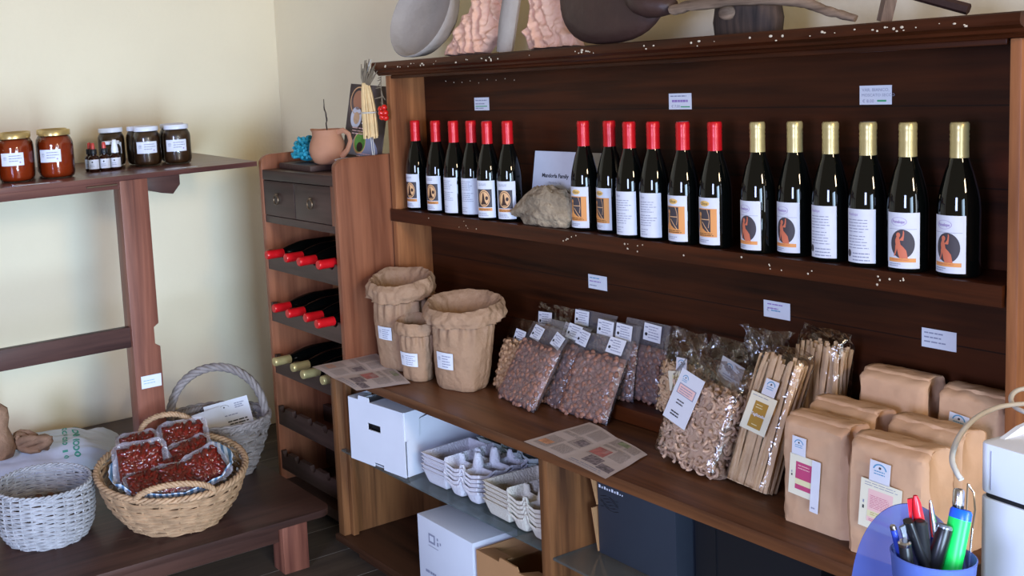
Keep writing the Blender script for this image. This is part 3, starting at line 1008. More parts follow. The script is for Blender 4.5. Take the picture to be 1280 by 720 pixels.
def relief(name, rows, y0, lean, depth, seed, label, cat, mat, nu=80, nv=110, style=0):
    """carved slab: rows (z, xl, xr); surface swells and grooves are modelled"""
    mb = MB()
    zs = [r_[0] for r_ in rows]
    def edge(z):
        return (np.interp(z, zs, [r_[1] for r_ in rows]), np.interp(z, zs, [r_[2] for r_ in rows]))
    x0 = sum(r_[1] + r_[2] for r_ in rows[:1]) / 2
    def fr(a, b, back=False):
        z = zs[0] + (zs[-1] - zs[0]) * b
        l, r2 = edge(z)
        wob = .006 * noise.noise((0, z * 30, seed))
        x = l + (r2 - l) * a + wob
        e = min(a, 1 - a) * 2
        rim = min(1, e * 5) ** .5
        if back:
            h = -.002
        else:
            q = Vector((x * 14 + seed, z * 9, seed))
            warp = noise.noise(q * .7) * 2.2
            h = .5 + .5 * math.sin((x * 120 + warp * 3.4 + z * 55)) * (.75 if style == 0 else .55)
            h += .5 * noise.noise(Vector((x * 38, z * 30, seed))) + .3 * noise.noise(Vector((x * 80, z * 70, seed)))
            if style == 0:
                h += .35 * max(0, math.sin(x * 160 + z * 40) * math.sin(z * 150)) * (1 if a > .75 or b < .15 else .2)
            else:
                h += .6 * noise.noise(Vector((x * 11, z * 12, seed + 4)))
            h = max(.05, h) * rim
        return (x - x0, -(depth * .55 + depth * .6 * h) if not back else 0, z - zs[0])
    A = mb.grid(lambda a, b: fr(a, b), nu, nv)
    B = mb.grid(lambda a, b: fr(a, b, True), nu, nv)
    for v_ in range(nv - 1):
        mb.face([A[v_][0], A[v_ + 1][0], B[v_ + 1][0], B[v_][0]]); mb.face([A[v_][-1], B[v_][-1], B[v_ + 1][-1], A[v_ + 1][-1]])
    for u in range(nu - 1):
        mb.face([A[0][u], B[0][u], B[0][u + 1], A[0][u + 1]]); mb.face([A[-1][u], A[-1][u + 1], B[-1][u + 1], B[-1][u]])
    o = mb.build(name, mat, None, smooth=60)
    o.location = (x0, y0, ZT)
    o.rotation_euler = (math.radians(-lean), 0, 0)
    return tag(o, label, cat)


relief('carved_relief', [(0, -2.775, -2.585), (.03, -2.765, -2.55), (.08, -2.735, -2.49), (.12, -2.705, -2.485), (.125, -2.685, -2.487), (.17, -2.66, -2.50), (.24, -2.64, -2.53), (.30, -2.61, -2.56)], 2.19, 10, .040, 2.0,
       'pale terracotta carved relief with grapes and folds beside the grey bowl', 'carving', M['relief'])
relief('carved_relief', [(0, -2.43, -2.23), (.02, -2.435, -2.245), (.05, -2.45, -2.285), (.07, -2.44, -2.30), (.10, -2.43, -2.29), (.15, -2.445, -2.30), (.24, -2.42, -2.31), (.28, -2.40, -2.33)], 2.225, 8, .042, 7.0,
       'pale terracotta carved relief with smooth curls, half behind the dark blade', 'carving', M['relief'], style=1)
mb = MB()
mb.tube([(0, 0, 0), (.014, .004, .08), (.036, .01, .18), (.062, .02, .30)], [.028, .031, .030, .027], 12, flat=.8)
o = mb.build('clay_baton', M['bowl'], None); o.location = (-2.475, 2.15, ZT); tag(o, 'grey round clay baton standing between the two terracotta reliefs', 'baton')

# dark rounded blade
mb = MB()
outl = []
for k in range(40):
    a = -PI / 2 + 2 * PI * k / 40
    x = .186 * math.copysign(abs(math.cos(a)) ** .8, math.cos(a)); z = .168 * math.copysign(abs(math.sin(a)) ** .8, math.sin(a))
    if z < 0 and x > 0:
        x *= 1.0 + .08 * (-z / .168)
    outl.append((x, z + .168))
I0 = []
for ri, (s_, yy) in enumerate(((1, 0), (.97, -.008), (.8, -.018), (.5, -.026), (.2, -.03))):
    I0.append([mb.pt((x * s_, yy, (z - .168) * s_ + .168)) for x, z in outl])
Bk = [mb.pt((x, .006, z)) for x, z in outl]
n_ = len(outl)
for i in range(len(I0) - 1):
    for k in range(n_):
        mb.face([I0[i][k], I0[i][(k + 1) % n_], I0[i + 1][(k + 1) % n_], I0[i + 1][k]])
mb.face(I0[-1])
for k in range(n_):
    mb.face([Bk[k], Bk[(k + 1) % n_], I0[0][(k + 1) % n_], I0[0][k]])
mb.face(Bk[::-1])
t = thing('plough_blade', (-2.075, 2.15, ZT), 'large dark brown rounded blade of an old tool standing on the cornice', 'old tool', rot=(math.radians(-8), 0, 0))
mb.build('blade', M['iron'], t, smooth=50)
mb = MB()
mb.tube([(.10, -.02, .11), (.125, -.022, .098), (.155, -.02, .085), (.185, -.018, .078), (.22, -.016, .076)], [.03, .036, .034, .026, .018], 14)
mb.build('socket', M['iron'], t, smooth=80)

def branch(name, path, radii, loc, label, mat, seg=10, seed=0):
    P_ = [Vector(p) for p in path]
    fine = []; rr = []
    n = 8
    for i in range(len(P_) - 1):
        p0 = P_[max(i - 1, 0)]; p1_ = P_[i]; p2__ = P_[i + 1]; p3_ = P_[min(i + 2, len(P_) - 1)]
        for k in range(n):
            tt = k / n
            fine.append(.5 * ((2 * p1_) + (p2__ - p0) * tt + (2 * p0 - 5 * p1_ + 4 * p2__ - p3_) * tt ** 2 + (3 * p1_ - p0 - 3 * p2__ + p3_) * tt ** 3))
            rr.append((radii[i] + (radii[i + 1] - radii[i]) * tt) * (1 + .16 * noise.noise((i * 1.7 + tt * 2.3, seed, 0))))
    fine.append(P_[-1]); rr.append(radii[-1])
    mb = MB(); mb.tube(fine, rr, seg)
    for i, v_ in enumerate(mb.v):
        mb.v[i] = v_ + Vector((noise.noise(v_ * 60), noise.noise(v_ * 60 + Vector((9, 0, 0))), noise.noise(v_ * 60 + Vector((0, 9, 0))))) * .003
    o = mb.build(name, mat, None, smooth=60)
    o.location = loc
    return tag(o, label, 'branch')


branch('curved_branch', [(-.33, 0, .066), (-.28, 0, .073), (-.14, 0, .075), (0, 0, .058), (.075, 0, .030), (.135, 0, .010)], [.012, .014, .014, .012, .010, .007], (-1.515, 2.128, ZT), 'bare grey curved branch lying along the cornice in front of the dark stump', M['drift'], seed=1)
branch('thick_branch', [(-.30, 0, .085), (-.15, 0, .088), (.02, 0, .078), (.12, 0, .084), (.2, .02, .11)], [.024, .022, .018, .016, .014], (-1.58, 2.262, ZT + .02), 'thicker bare branch lying behind the curved branch across the stump', M['drift'], seed=5)
mb = MB()
mb.lathe([(.085, 0), (.088, .03), (.082, .07), (.078, .092)], 20, ey=.5)
for i, v_ in enumerate(mb.v):
    mb.v[i] = v_ + Vector((v_.x, v_.y, 0)).normalized() * .006 * noise.noise(Vector((v_.x * 60, v_.y * 60, v_.z * 8)))
t = thing('wood_stump', (-1.695, 2.205, ZT), 'short dark old wood stump under the branches on the cornice', 'stump')
mb.build('stump_body', M['stump'], t, smooth=45)
mb = MB(); mb.blob((-.02, -.045, .05), (.022, .014, .018), seg=12, rings=8, jit=.08); mb.build('cut_knot', M['drift'], t)
mb = MB(); mb.tube([(-.012, 0, 0), (.012, 0, .10), (.028, 0, .17)], [.016, .017, .016], 4, flat=.7)
o = mb.build('slat', M['slat'], None); o.location = (-1.318, 2.14, ZT); tag(o, 'weathered grey wooden slat standing upright on the cornice', 'slat')
mb = MB(); mb.tube([(0, 0, .011), (-.09, .0, .044), (-.2, .0, .085)], .011, 6, flat=.6)
o = mb.build('dark_rod', M['iron'], None); o.location = (-1.195, 2.19, ZT); tag(o, 'dark flat rod slanting down onto the right of the cornice', 'rod')

# ================================================================ things on the wine rack
ZR = 1.284
mb = MB(); mb.box(-.14, .13, -.07, .07, 0, .022)
o = mb.build('dark_board', M['iron'], None, bevel=.004); o.location = (-3.40, 2.02, ZR + .0005); o.rotation_euler = (0, 0, math.radians(-5)); tag(o, 'small dark board under the clay jug and turquoise cluster', 'board')
t = thing('clay_jug', (-3.285, 2.02, ZR + .023), 'brown terracotta jug with one handle standing on the small dark board', 'jug')
mb = MB()
jp = [(0, .0), (.038, .0), (.05, .008), (.062, .03), (.066, .05), (.062, .075), (.053, .098), (.051, .112), (.055, .122), (.052, .123), (.047, .112), (.049, .096), (.056, .075), (.058, .05), (.05, .02), (0, .012)]
mb.lathe(jp, 36, cap=False)
for i, v_ in enumerate(mb.v):
    if v_.z > .09:
        a = math.atan2(v_.y, v_.x)
        dlt = math.atan2(math.sin(a - math.radians(205)), math.cos(a - math.radians(205)))
        pull = max(0, 1 - abs(dlt) / .5) * (v_.z - .09) / .033
        mb.v[i] = v_ + Vector((math.cos(math.radians(205)), math.sin(math.radians(205)), .25)) * .016 * pull
mb.build('jug_body', M['clay'], t, smooth=70)
mb = MB()
hp = [(.048, .110), (.075, .118), (.098, .105), (.104, .08), (.09, .05), (.062, .025)]
ca, sa = math.cos(math.radians(20)), math.sin(math.radians(20))
mb.tube([(q * ca, q * sa, z) for q, z in hp], [.011, .0095, .009, .009, .0095, .012], 10, flat=.7)
mb.build('handle', M['clay'], t)
branch('bare_twig', [(0, 0, 0), (-.004, 0, .09), (-.002, 0, .16), (-.012, 0, .185), (-.010, 0, .215)], [.0035, .003, .0026, .002, .0012], (-3.295, 2.03, ZR + .037), 'thin bare twig standing in the clay jug', M['stump'], seg=6, seed=3)
mb = MB()
for k in range(170):
    a = rnd.uniform(0, 2 * PI); ph = math.acos(rnd.uniform(-.25, 1)); q = rnd.uniform(.75, 1)
    c_ = Vector((.062 * q * math.sin(ph) * math.cos(a), .045 * q * math.sin(ph) * math.sin(a), .03 + .058 * q * math.cos(ph)))
    dr = Vector((c_.x, c_.y, c_.z - .02)).normalized() * .012
    mb.tube([c_ - dr, c_, c_ + dr + Vector((rnd.uniform(-.004, .004), rnd.uniform(-.004, .004), rnd.uniform(-.003, .003)))], [.005, .007, .0055], 6)
mb.blob((0, 0, .035), (.05, .038, .035), m=0)
zmin = min(v_.z for v_ in mb.v)
for v_ in mb.v:
    v_.z -= zmin
o = mb.build('coral_cluster', M['coral'], None); o.location = (-3.455, 2.035, ZR + .0235); tag(o, 'turquoise knobbly coral-like cluster beside the clay jug', 'coral')

# poster board leaning behind the jug
D = Decal(flat(), step=.02)
D.mb.box(-.10, .11, .0, .006, 0, .285, 0)
D.rect(-.10, 0, .11, .285, 0); D.lift()
D.disc(-.045, .225, .045, 4, r0=.041, ry=1.15); D.disc(-.045, .228, .03, 3, ry=1.15)
D.disc(-.048, .165, .030, 1, ry=1.3); D.disc(.01, .03, .085, 5, a0=0, a1=PI, ry=.9); D.lift()
D.disc(-.045, .163, .017, 6, ry=1.3)
D.disc(-.012, .075, .034, 4, ry=1.15); D.lift(); D.disc(-.010, .078, .030, 2, ry=1.15); D.lift(); D.disc(-.008, .062, .017, 7)
D.lines(-.012, .06, .185, .012, 4, 1, h=.004, seed=1, ragged=.1); D.lines(-.06, .06, .130, .010, 3, 8, h=.004, seed=2, ragged=.3); D.lines(-.02, .08, .04, .009, 3, 8, h=.003, seed=4)
t = tag(D.build('poster_board', [M['poster'], M['paper'], M['green'], M['clay'], M['tan_print'], M['ink'], M['pasta'], M['brown_print'], M['pink']], None), 'brown printed poster board standing behind the clay jug', 'poster')
t.location = (-3.262, 2.135, ZR + .011); t.rotation_euler = (math.radians(-9), math.radians(5), math.radians(6))
mb = MB(); mb.lathe([(.0, .0), (.04, .0), (.052, .038), (.056, .045), (.053, .0455), (.046, .032), (.0, .008)], 28, ex=1.0, ey=.9, cap=False)
o = mb.build('white_dish', M['lid_white'], None); o.location = (-3.145, 2.02, ZR + .0005); tag(o, 'white shallow dish at the right edge of the wine rack top', 'dish')

# straw bundle and tomatoes hanging at the cornice end
t = thing('straw_bundle', (-3.083, 2.068, 1.40), 'bundle of pale dried straw hanging beside the poster at the hutch corner', 'straw bundle')
mb = MB()
for k in range(70):
    a = rnd.uniform(0, 2 * PI); q = math.sqrt(rnd.random())
    x, y = .030 * q * math.cos(a), .022 * q * math.sin(a)
    mb.tube([(x * 1.05 + .004, y * 1.05, rnd.uniform(-.004, .008)), (x * 1.0, y, .09), (x * .75 - .006, y * .75, .15), (x * .45 - .010, y * .45, .185)], .0032, 5)
mb.build('stalks', M['corn'], t)
mb = MB()
for k in range(26):
    x, y = rnd.uniform(-.02, .03), rnd.uniform(-.014, .014)
    mb.tube([(-.008 + x * .4, y * .4, .175), (x, y, .20 + rnd.uniform(0, .02)), (x * 1.3 + .01, y * 1.2, .235 + rnd.uniform(-.02, .03))], [.003, .0035, .0015], 5)
mb.build('husk_tops', M['husk'], t)
mb = MB()
mb.tube([(.0 + .031 * math.cos(a), .0235 * math.sin(a), .085) for a in [2 * PI * i / 16 for i in range(16)]], .003, 6, closed=True)
mb.build('twine_band', M['string'], t)
mb = MB(); mb.tube([(.012, -.004, .004), (.012, -.002, -.045), (.016, 0, -.083)], .0018, 5); mb.build('twine', M['string'], t)
mb = MB(); mb.tube([(.014, .002, .004), (.022, .0, -.05), (.019, 0, -.083)], .0015, 5); mb.build('twine', M['string'], t)
mb = MB(); mb.tube([(0, 0, .21), (.02, 0, .248), (.036, -.002, .262)], .002, 5); mb.build('twine', M['string'], t)
t = thing('tomato_string', (-3.025, 2.095, 1.62), 'cluster of small red tomatoes hanging by the left edge of the hutch', 'tomatoes')
mb = MB(); mb.tube([(-.012, 0, -.016), (-.008, -.005, -.06), (0, -.008, -.1), (.006, -.01, -.14)], .002, 5)
for k in range(14):
    z = -.02 - .09 * k / 14; mb.tube([(-.008, -.004, z), (-.008 + rnd.uniform(-.025, .02), -.006 + rnd.uniform(-.015, .01), z - rnd.uniform(.0, .025))], [.0025, .001], 4)
mb.build('stem', M['husk'], t)
for (x, z, y) in ((-.012, -.125, -.008), (.004, -.138, -.018), (.018, -.138, -.010), (.0, -.152, -.012), (-.008, -.146, -.002), (.010, -.155, -.004), (.006, -.12, -.006)):
    mb = MB(); mb.blob((x, y, z), .0105, seg=12, rings=8); mb.build('tomato', M['cherry'], t)
#PART3
# ================================================================ jars and little bottles on the wall table
ZTAB = 1.3225


def small_label(name, R, a0, zc, wv, hv, parent, seed, mats=None, c=(0, 0)):
    D = Decal(cyl(R, a0, c), step=.006)
    D.slab(-wv / 2, zc - hv / 2, wv / 2, zc + hv / 2, 0, th=.0007)
    logo(D, -wv * .3, zc + hv * .05, wv * .09, (1, 2))
    D.lines(-wv * .12, wv * .42, zc + hv * .3, hv * .2, 3, 1, h=hv * .07, seed=seed)
    D.disc(wv * .34, zc - hv * .25, hv * .06, 4)
    return D.build(name, pm(), parent)


def jar(kind, loc, label, rot, group, s_=1.0, lab=True):
    t = thing('honey_jar' if kind == 'honey' else 'preserve_jar', loc, label, 'jar', group, (0, 0, rot))
    if kind == 'honey':
        R, H = .0625, .170
    else:
        R, H = .0530, .150
    R *= s_; H *= s_
    pf = [(0, 0.001), (R * .8, 0.001), (R * .93, .006), (R, .020), (R, H * .70), (R * .97, H * .77), (R * .86, H * .845), (R * .80, H * .87), (R * .80, H * .91)]
    mb = MB(); mb.lathe(pf, 40, cap=False); mb.build('glass_body', M['jar_glass'], t, smooth=60)
    mb = MB(); mb.lathe([(max(0, r_ - .0022), z + (.003 if i < 3 else 0)) for i, (r_, z) in enumerate(pf[:-1])] + [(0, H * .87)], 40); mb.build('contents', M['honey' if kind == 'honey' else 'preserve'], t, smooth=60)
    lp = [(R * .80, H * .89), (R * .87, H * .885), (R * .89, H * .892), (R * .89, H * .985), (R * .86, H * .999), (R * .80, H), (R * .76, H * .985), (0, H * .985)]
    mb = MB(); mb.lathe(lp, 40, cap=False); mb.build('lid', M['lid_gold' if kind == 'honey' else 'lid_white'], t, smooth=40)
    if lab:
        small_label('paper_label', R, 0, H * .48, .082 * s_, .044 * s_, t, 3)
    return t


GJ = 'honey jars on the wall table'
look = lambda a: math.radians(a)
h0 = jar('honey', (-3.735, 1.022, ZTAB), 'honey jar with gold lid and label, front one at the far left of the table', look(62), GJ)
dup(h0, (-3.73, 1.166, ZTAB), 'honey jar with gold lid and label, front one nearest the dropper bottles', (0, 0, look(50)))
dup(h0, (-3.865, 1.062, ZTAB), 'honey jar with gold lid standing behind the two labelled front jars, on the left', (0, 0, look(200)))
dup(h0, (-3.868, 1.200, ZTAB), 'honey jar with gold lid standing behind the two labelled front jars, on the right', (0, 0, look(200)))
dup(h0, (-3.76, .885, ZTAB), 'honey jar with gold lid cut off by the left edge of the photo', (0, 0, look(40)))
GP = 'dark preserve jars on the wall table'
d0 = jar('preserve', (-3.845, 1.560, ZTAB), 'dark preserve jar with white lid and label, front left of the group', look(66), GP)
dup(d0, (-3.80, 1.665, ZTAB), 'dark preserve jar with white lid and label, rightmost of the group', (0, 0, look(62)))
dup(d0, (-4.00, 1.475, ZTAB), 'dark preserve jar with white lid, leftmost, behind the dropper bottles', (0, 0, look(70)))
dup(d0, (-3.955, 1.575, ZTAB), 'dark preserve jar with white lid squeezed just left behind the front one', (0, 0, look(240)))
dup(d0, (-3.93, 1.705, ZTAB), 'dark preserve jar with white lid standing at the back of the group', (0, 0, look(240)))
d1 = jar('preserve', (-3.865, 1.436, ZTAB), 'small dark preserve jar with white lid behind the white-tipped bottle', look(240), GP, s_=.70, lab=False)
d1.location = (-3.885, 1.43, ZTAB)


def dropper(loc, label, tip, rot):
    t = thing('dropper_bottle', loc, label, 'dropper bottle', 'dropper bottles on the wall table', (0, 0, rot))
    R = .0205
    mb = MB(); mb.lathe([(0, 0), (R * .9, 0), (R, .004), (R, .050), (R * .9, .056), (R * .5, .062), (R * .5, .068)], 28); mb.build('bottle_glass', M['brown_glass'], t, smooth=50)
    if tip == 'red':
        mb = MB(); mb.lathe([(.0125, .064), (.0135, .066), (.0135, .082), (.012, .084), (0, .084)], 28); mb.build('collar', M['rubber_black'], t, smooth=40)
        mb = MB(); mb.lathe([(.0075, .084), (.0078, .092), (.0068, .104), (.0045, .107), (0, .1075)], 20); mb.build('rubber_bulb', M['rubber_red'], t, smooth=60)
    else:
        mb = MB(); mb.lathe([(.0135, .064), (.0135, .078), (.012, .086), (.0085, .108), (.007, .112), (0, .112)], 24); mb.build('spray_cap', M['white_plastic'], t, smooth=50)
    D = Decal(cyl(R, 0), step=.004)
    D.slab(-.026, .011, .026, .046, 0, th=.0004)
    D.disc(-.002, .037, .003, 2); D.lines(-.012, .012, .028, .006, 2, 1, h=.002, seed=2)
    D.build('paper_label', pm(), t)
    return t


dropper((-3.815, 1.333, ZTAB), 'brown dropper bottle with red rubber bulb, front left of the dropper group', 'red', look(60))
dropper((-3.815, 1.376, ZTAB), 'brown dropper bottle with red rubber bulb, middle one at the front', 'red', look(64))
dropper((-3.815, 1.418, ZTAB), 'brown bottle with white spray cap, right of the red-bulb droppers', 'white', look(62))
dropper((-3.858, 1.335, ZTAB), 'brown dropper bottle half hidden behind the front left dropper', 'red', look(60))

# ================================================================ open kraft bags with rolled rims
def open_bag(loc, rb, rr, H, label, yaw, seed, lean=(0, 0), lab_a=0, lab_z=.4, lw=.055, lh=.042, sy=.85):
    t = thing('open_kraft_bag', loc, label, 'paper bag', 'open brown paper bags', (0, 0, yaw))
    mb = MB()
    n = 96

    def prof(b):
        # b: 0 bottom centre .. 1 inside bottom
        P_ = [(0, 0), (rb * .80, 0), (rb * .88, .012), (rb * .97, H * .25), (rb * 1.06, H * .5), (rb * 1.08, H * .68), (rb * 1.04, H * .76), (rb * 1.12, H * .775), (rr * 1.0, H * .80), (rr * 1.05, H * .86), (rr * 1.03, H * .94), (rr * .94, H * 1.0), (rr * .85, H * .97), (rr * .78, H * .90), (rb * .9, H * .80), (rb * .88, H * .6), (rb * .7, H * .5), (0, H * .48)]
        k = b * (len(P_) - 1); i = min(int(k), len(P_) - 2); f_ = k - i
        f_ = f_ * f_ * (3 - 2 * f_) * .5 + f_ * .5
        return (P_[i][0] + (P_[i + 1][0] - P_[i][0]) * f_, P_[i][1] + (P_[i + 1][1] - P_[i][1]) * f_)

    def fn(a, b):
        th = 2 * PI * a
        r_, z = prof(b)
        sq = 1 + .08 * math.cos(4 * th) * max(0, 1 - z / (H * .7)) * -1
        hz = z / H
        ple = 0
        if .45 < hz < .8 and b < .55:
            ple = (hz - .45) / .35 * .08 * math.sin(th * 15 + 3 * noise.noise((math.cos(th) * 2, math.sin(th) * 2, seed)))
        cr = noise.noise((math.cos(th) * 2.2 + seed, math.sin(th) * 2.2, z * 9)) * (.055 if b < .4 else .10) + noise.noise((math.cos(th) * 7 + seed, math.sin(th) * 7, z * 40)) * (.025 if b < .4 else .085)
        if r_ < 1e-4:
            cr = 0
        r_ *= (1 + ple + cr) * sq
        x = r_ * math.sin(th); y = -r_ * math.cos(th) * sy
        zz = z * (1 + .035 * noise.noise((math.cos(th) * 1.3, math.sin(th) * 1.3, seed + 5)) * hz)
        k = hz ** 1.5
        return (x + lean[0] * k, y + lean[1] * k, max(zz, 0) + (-.0 - .16 * (y * -1 if False else -y)) * k * .9 * (1 if b > .4 else hz))
    mb.grid(fn, n, 90, cu=True)
    mb.build('bag_body', M['kraft2'], t, smooth=80)
    # label follows the front of the bag
    def lf(u, v_, off):
        a = lab_a + u / rb
        th = a
        r_ = rb * float(np.interp(v_ / H, [.05, .25, .5, .7], [.93, 1.02, 1.10, 1.13])) + .003 + off
        return Vector((r_ * math.sin(th) + lean[0] * (v_ / H) ** 1.5, -r_ * math.cos(th) * sy + lean[1] * (v_ / H) ** 1.5, v_))
    D = Decal(lf, step=.01)
    zc = H * lab_z
    D.slab(-lw / 2, zc - lh / 2, lw / 2, zc + lh / 2, 0, th=.0008)
    logo(D, -lw * .3, zc + lh * .1, lw * .1, (1, 2)); D.lines(-lw * .12, lw * .42, zc + lh * .32, lh * .16, 5, 1, h=lh * .06, seed=seed)
    D.build('paper_label', pm(), t)
    return t


open_bag((-2.872, 2.008, ZC + .0005), .086, .116, .300, 'tall open brown paper bag with rolled rim, leftmost of the three', math.radians(10), 1, lean=(-.01, .02), lab_a=math.radians(0), lab_z=.42)
open_bag((-2.722, 1.962, ZC + .0005), .055, .072, .190, 'small open brown paper bag between the two larger open bags', math.radians(8), 4, lean=(-.012, .01), lab_a=math.radians(8), lab_z=.38, lw=.062, lh=.042)
open_bag((-2.566, 2.012, ZC + .0005), .088, .124, .262, 'wide open brown paper bag with rolled rim next to the nut pouches', math.radians(16), 8, lean=(-.004, .03), lab_a=math.radians(-6), lab_z=.36, lw=.058, lh=.050)

# ================================================================ newspapers
def newspaper(corners, label, seed, z0, flip=False):
    """corners A(left) B(front) C(right) D(back) on the counter, fold line from mid AB to mid DC"""
    A, B, C, Dn = [Vector((*c, 0)) for c in corners]
    o0 = (A + B + C + Dn) / 4

    def fn(u, v_, off):
        p = A.lerp(B, u).lerp(Dn.lerp(C, u), v_)
        z = .0012 + .0035 * (math.exp(-((u - .5) / .06) ** 2) * .0 + abs(math.sin(u * PI * 2)) * .8) + .0018 * (1 + noise.noise((u * 3, v_ * 3, seed)))
        return Vector((p.x - o0.x, p.y - o0.y, z + off))
    D = Decal(fn, step=.03)
    D.rect(0, 0, 1, 1, 0)
    D.off = -.0009
    D.rect(0, 0, 1, 1, 0)
    D.off = 0.0005
    def R(u0, v0, u1, v1, m):
        D.rect(u0, v0, u1, v1, m)
    for (u0, v0, u1, v1) in ((.05, .06, .24, .40), (.27, .06, .46, .30), (.27, .34, .46, .62), (.05, .52, .46, .60), (.05, .63, .24, .94), (.27, .66, .46, .94), (.54, .34, .72, .62), (.76, .44, .94, .70), (.54, .66, .94, .74), (.54, .78, .72, .96), (.76, .78, .94, .96)):
        D.lines(u0, u1, v1, .022, max(1, int((v1 - v0) / .022)), 1, h=.013, seed=seed + int(u0 * 100), ragged=.05)
    for u_ in (.60, .66, .72):
        pass
    D.lines(.54, .94, .10, .035, 1, 2, h=.016, seed=2, ragged=.1)
    D.lines(.54, .94, .055, .03, 1, 2, h=.012, seed=3, ragged=.2)
    R(.06, .14, .20, .26, 6); R(.32, .42, .44, .58, 3); R(.55, .40, .74, .62, 4); R(.62, .16, .80, .36, 3); R(.81, .13, .97, .28, 3); R(.78, .58, .93, .70, 5) if False else None
    R(.62, .86, .78, .96, 5)
    o = D.build('newspaper', [M['news'], M['news_text'], M['ink'], M['photo_dark'], M['photo_red'], M['photo_green'], M['photo_orange']], None)
    o.location = (o0.x, o0.y, z0)
    return tag(o, label, 'newspaper')


newspaper(((-3.062, 1.772), (-2.735, 1.735), (-2.690, 1.905), (-3.06, 2.03)), 'folded newspaper hanging over the left front corner of the counter', 3, ZC + .0005)
newspaper(((-2.072, 1.812), (-1.766, 1.784), (-1.815, 1.975), (-2.076, 2.045)), 'newspaper lying open on the counter between nut pouches and pasta', 9, ZC + .0005)

# ================================================================ vacuum pouches of nuts
def pouch(loc, wv, H, T, label, rot, fill, nutmat, labels, seed, group='nut pouches on the counter', filmm='film_grey', n=150, size=(.0085, .0052, .0115)):
    rg = random.Random(seed)
    t = thing('nut_pouch', loc, label, 'nut pouch', group, rot)
    hf = H * fill

    def thick(a, z):
        e = min(a, 1 - a) * 2
        side = min(1, e / .28) ** .5 if e < .28 else 1
        zz = z / hf
        if zz >= 1:
            return 0.0
        top = min(1, (1 - zz) / .16) ** .6
        bot = min(1, zz / .07) ** .5
        return T / 2 * side * top * bot
    mb = MB()
    for sgn in (-1, 1):
        def fn(a, b):
            z = H * b
            th = thick(a, z) + .0012
            wob = .003 * noise.noise((a * 9 + seed, z * 60, sgn)) * (1 if z < hf else .6)
            ed = .004 * noise.noise((z * 40, seed, 0)) * (1 if (a < .02 or a > .98) else 0)
            wid = 1.0 if z > hf else 1.0 - .03 * math.sin(PI * z / hf)
            return ((a - .5) * wv * wid + ed, sgn * (th + wob * .7) + .012 * max(0, z / H - fill) * 2, z)
        mb.grid(fn, 30, 34)
    mb.build('film', M[filmm], t, smooth=70)
    mb = MB()
    cnt = 0
    rows = int(hf / (size[2] * 1.25)); cols = int(wv / (size[0] * 1.55))
    for j in range(rows):
        for i in range(cols):
            a = (i + .5 + rg.uniform(-.38, .38) + (.5 if j % 2 else 0)) / cols
            z = hf * (j + .5 + rg.uniform(-.35, .35)) / rows
            if not .05 < a < .95 or not .02 < z / hf < .95:
                continue
            th = thick(a, z)
            R_ = Matrix.Rotation(rg.uniform(-1.2, 1.2), 3, 'Y') @ Matrix.Rotation(rg.uniform(-.6, .6), 3, 'X')
            k = rg.uniform(.85, 1.15)
            mb.blob(((a - .5) * wv, -max(0, th - size[1] * .75), z), (size[0] * k, size[1] * k, size[2] * k), R_, seg=7, rings=5)
    # solid mass behind the outer nuts
    mb.grid(lambda a, b: ((a - .5) * wv * .95, -max(.0, thick(a, hf * b) - size[1] * .9), hf * (b * .96 + .01)), 20, 20)
    mb.grid(lambda a, b: ((a - .5) * wv * .95, max(.0, thick(a, hf * b) - .001), hf * (b * .96 + .01)), 20, 20)
    o = mb.build('nuts', M[nutmat], t, smooth=60)
    o['kind'] = 'stuff'
    for q, (u, z, lw, lh, tilt) in enumerate(labels):
        ca, sa = math.cos(math.radians(tilt)), math.sin(math.radians(tilt))
        D = Decal(flat((u, -.0045 - thick(u / wv + .5, z) + .012 * max(0, z / H - fill) * 2, z), (ca, 0, sa), (-sa, 0, ca)), step=1)
        D.slab(-lw / 2, -lh / 2, lw / 2, lh / 2, 0, th=.0006)
        D.lines(-lw * .22, lw * .44, lh * .36, lh * .16, 5, 1, h=lh * .055, seed=seed + q)
        D.disc(-lw * .34, -lh * .15, lh * .1, 2); D.rect(-lw * .44, lh * .22, -lw * .26, lh * .3, 1)
        D.build('paper_label', pm(), t)
    return t


rad = math.radians
LW, LH = .052, .040
pouch((-2.325, 2.008, ZC + .001), .190, .245, .042, 'front left pouch of dark almonds leaning beside the open bags', (rad(-31), 0, rad(-10)), .80, 'nut', [(-.045, .214, .05, .042, -6), (.06, .212, .048, .04, -14)], 1)
pouch((-2.118, 2.062, ZC + .001), .172, .235, .042, 'front right pouch of dark almonds leaning above the newspaper', (rad(-28), 0, rad(2)), .80, 'nut', [(.035, .212, .056, .044, -4)], 2)
pouch((-2.275, 2.077, ZC + .001), .165, .238, .036, 'pouch of dark almonds wedged between the two front pouches', (rad(-24), 0, rad(-4)), .78, 'nut_dark', [(.025, .218, .056, .042, -4), (.068, .208, .044, .042, -8)], 3)
pouch((-2.428, 2.062, ZC + .001), .112, .225, .040, 'clear bag of light brown shelled nuts next to the wide open bag', (rad(-20), rad(-3), rad(-6)), .74, 'nut_light', [(.010, .170, .05, .042, -6)], 4, filmm='film', size=(.0095, .005, .0095))
pouch((-2.392, 2.195, ZH + .001), .145, .205, .036, 'clear pouch with light nuts at the left end of the back row', (rad(-10), 0, 0), .72, 'nut_light', [(-.030, .158, .056, .042, 4)], 5, filmm='film')
pouch((-2.315, 2.150, ZH + .001), .150, .175, .030, 'pouch with a wide tilted label right behind the front left pouch', (rad(-16), 0, 0), .72, 'nut_dark', [(.035, .150, .072, .040, -12)], 6)
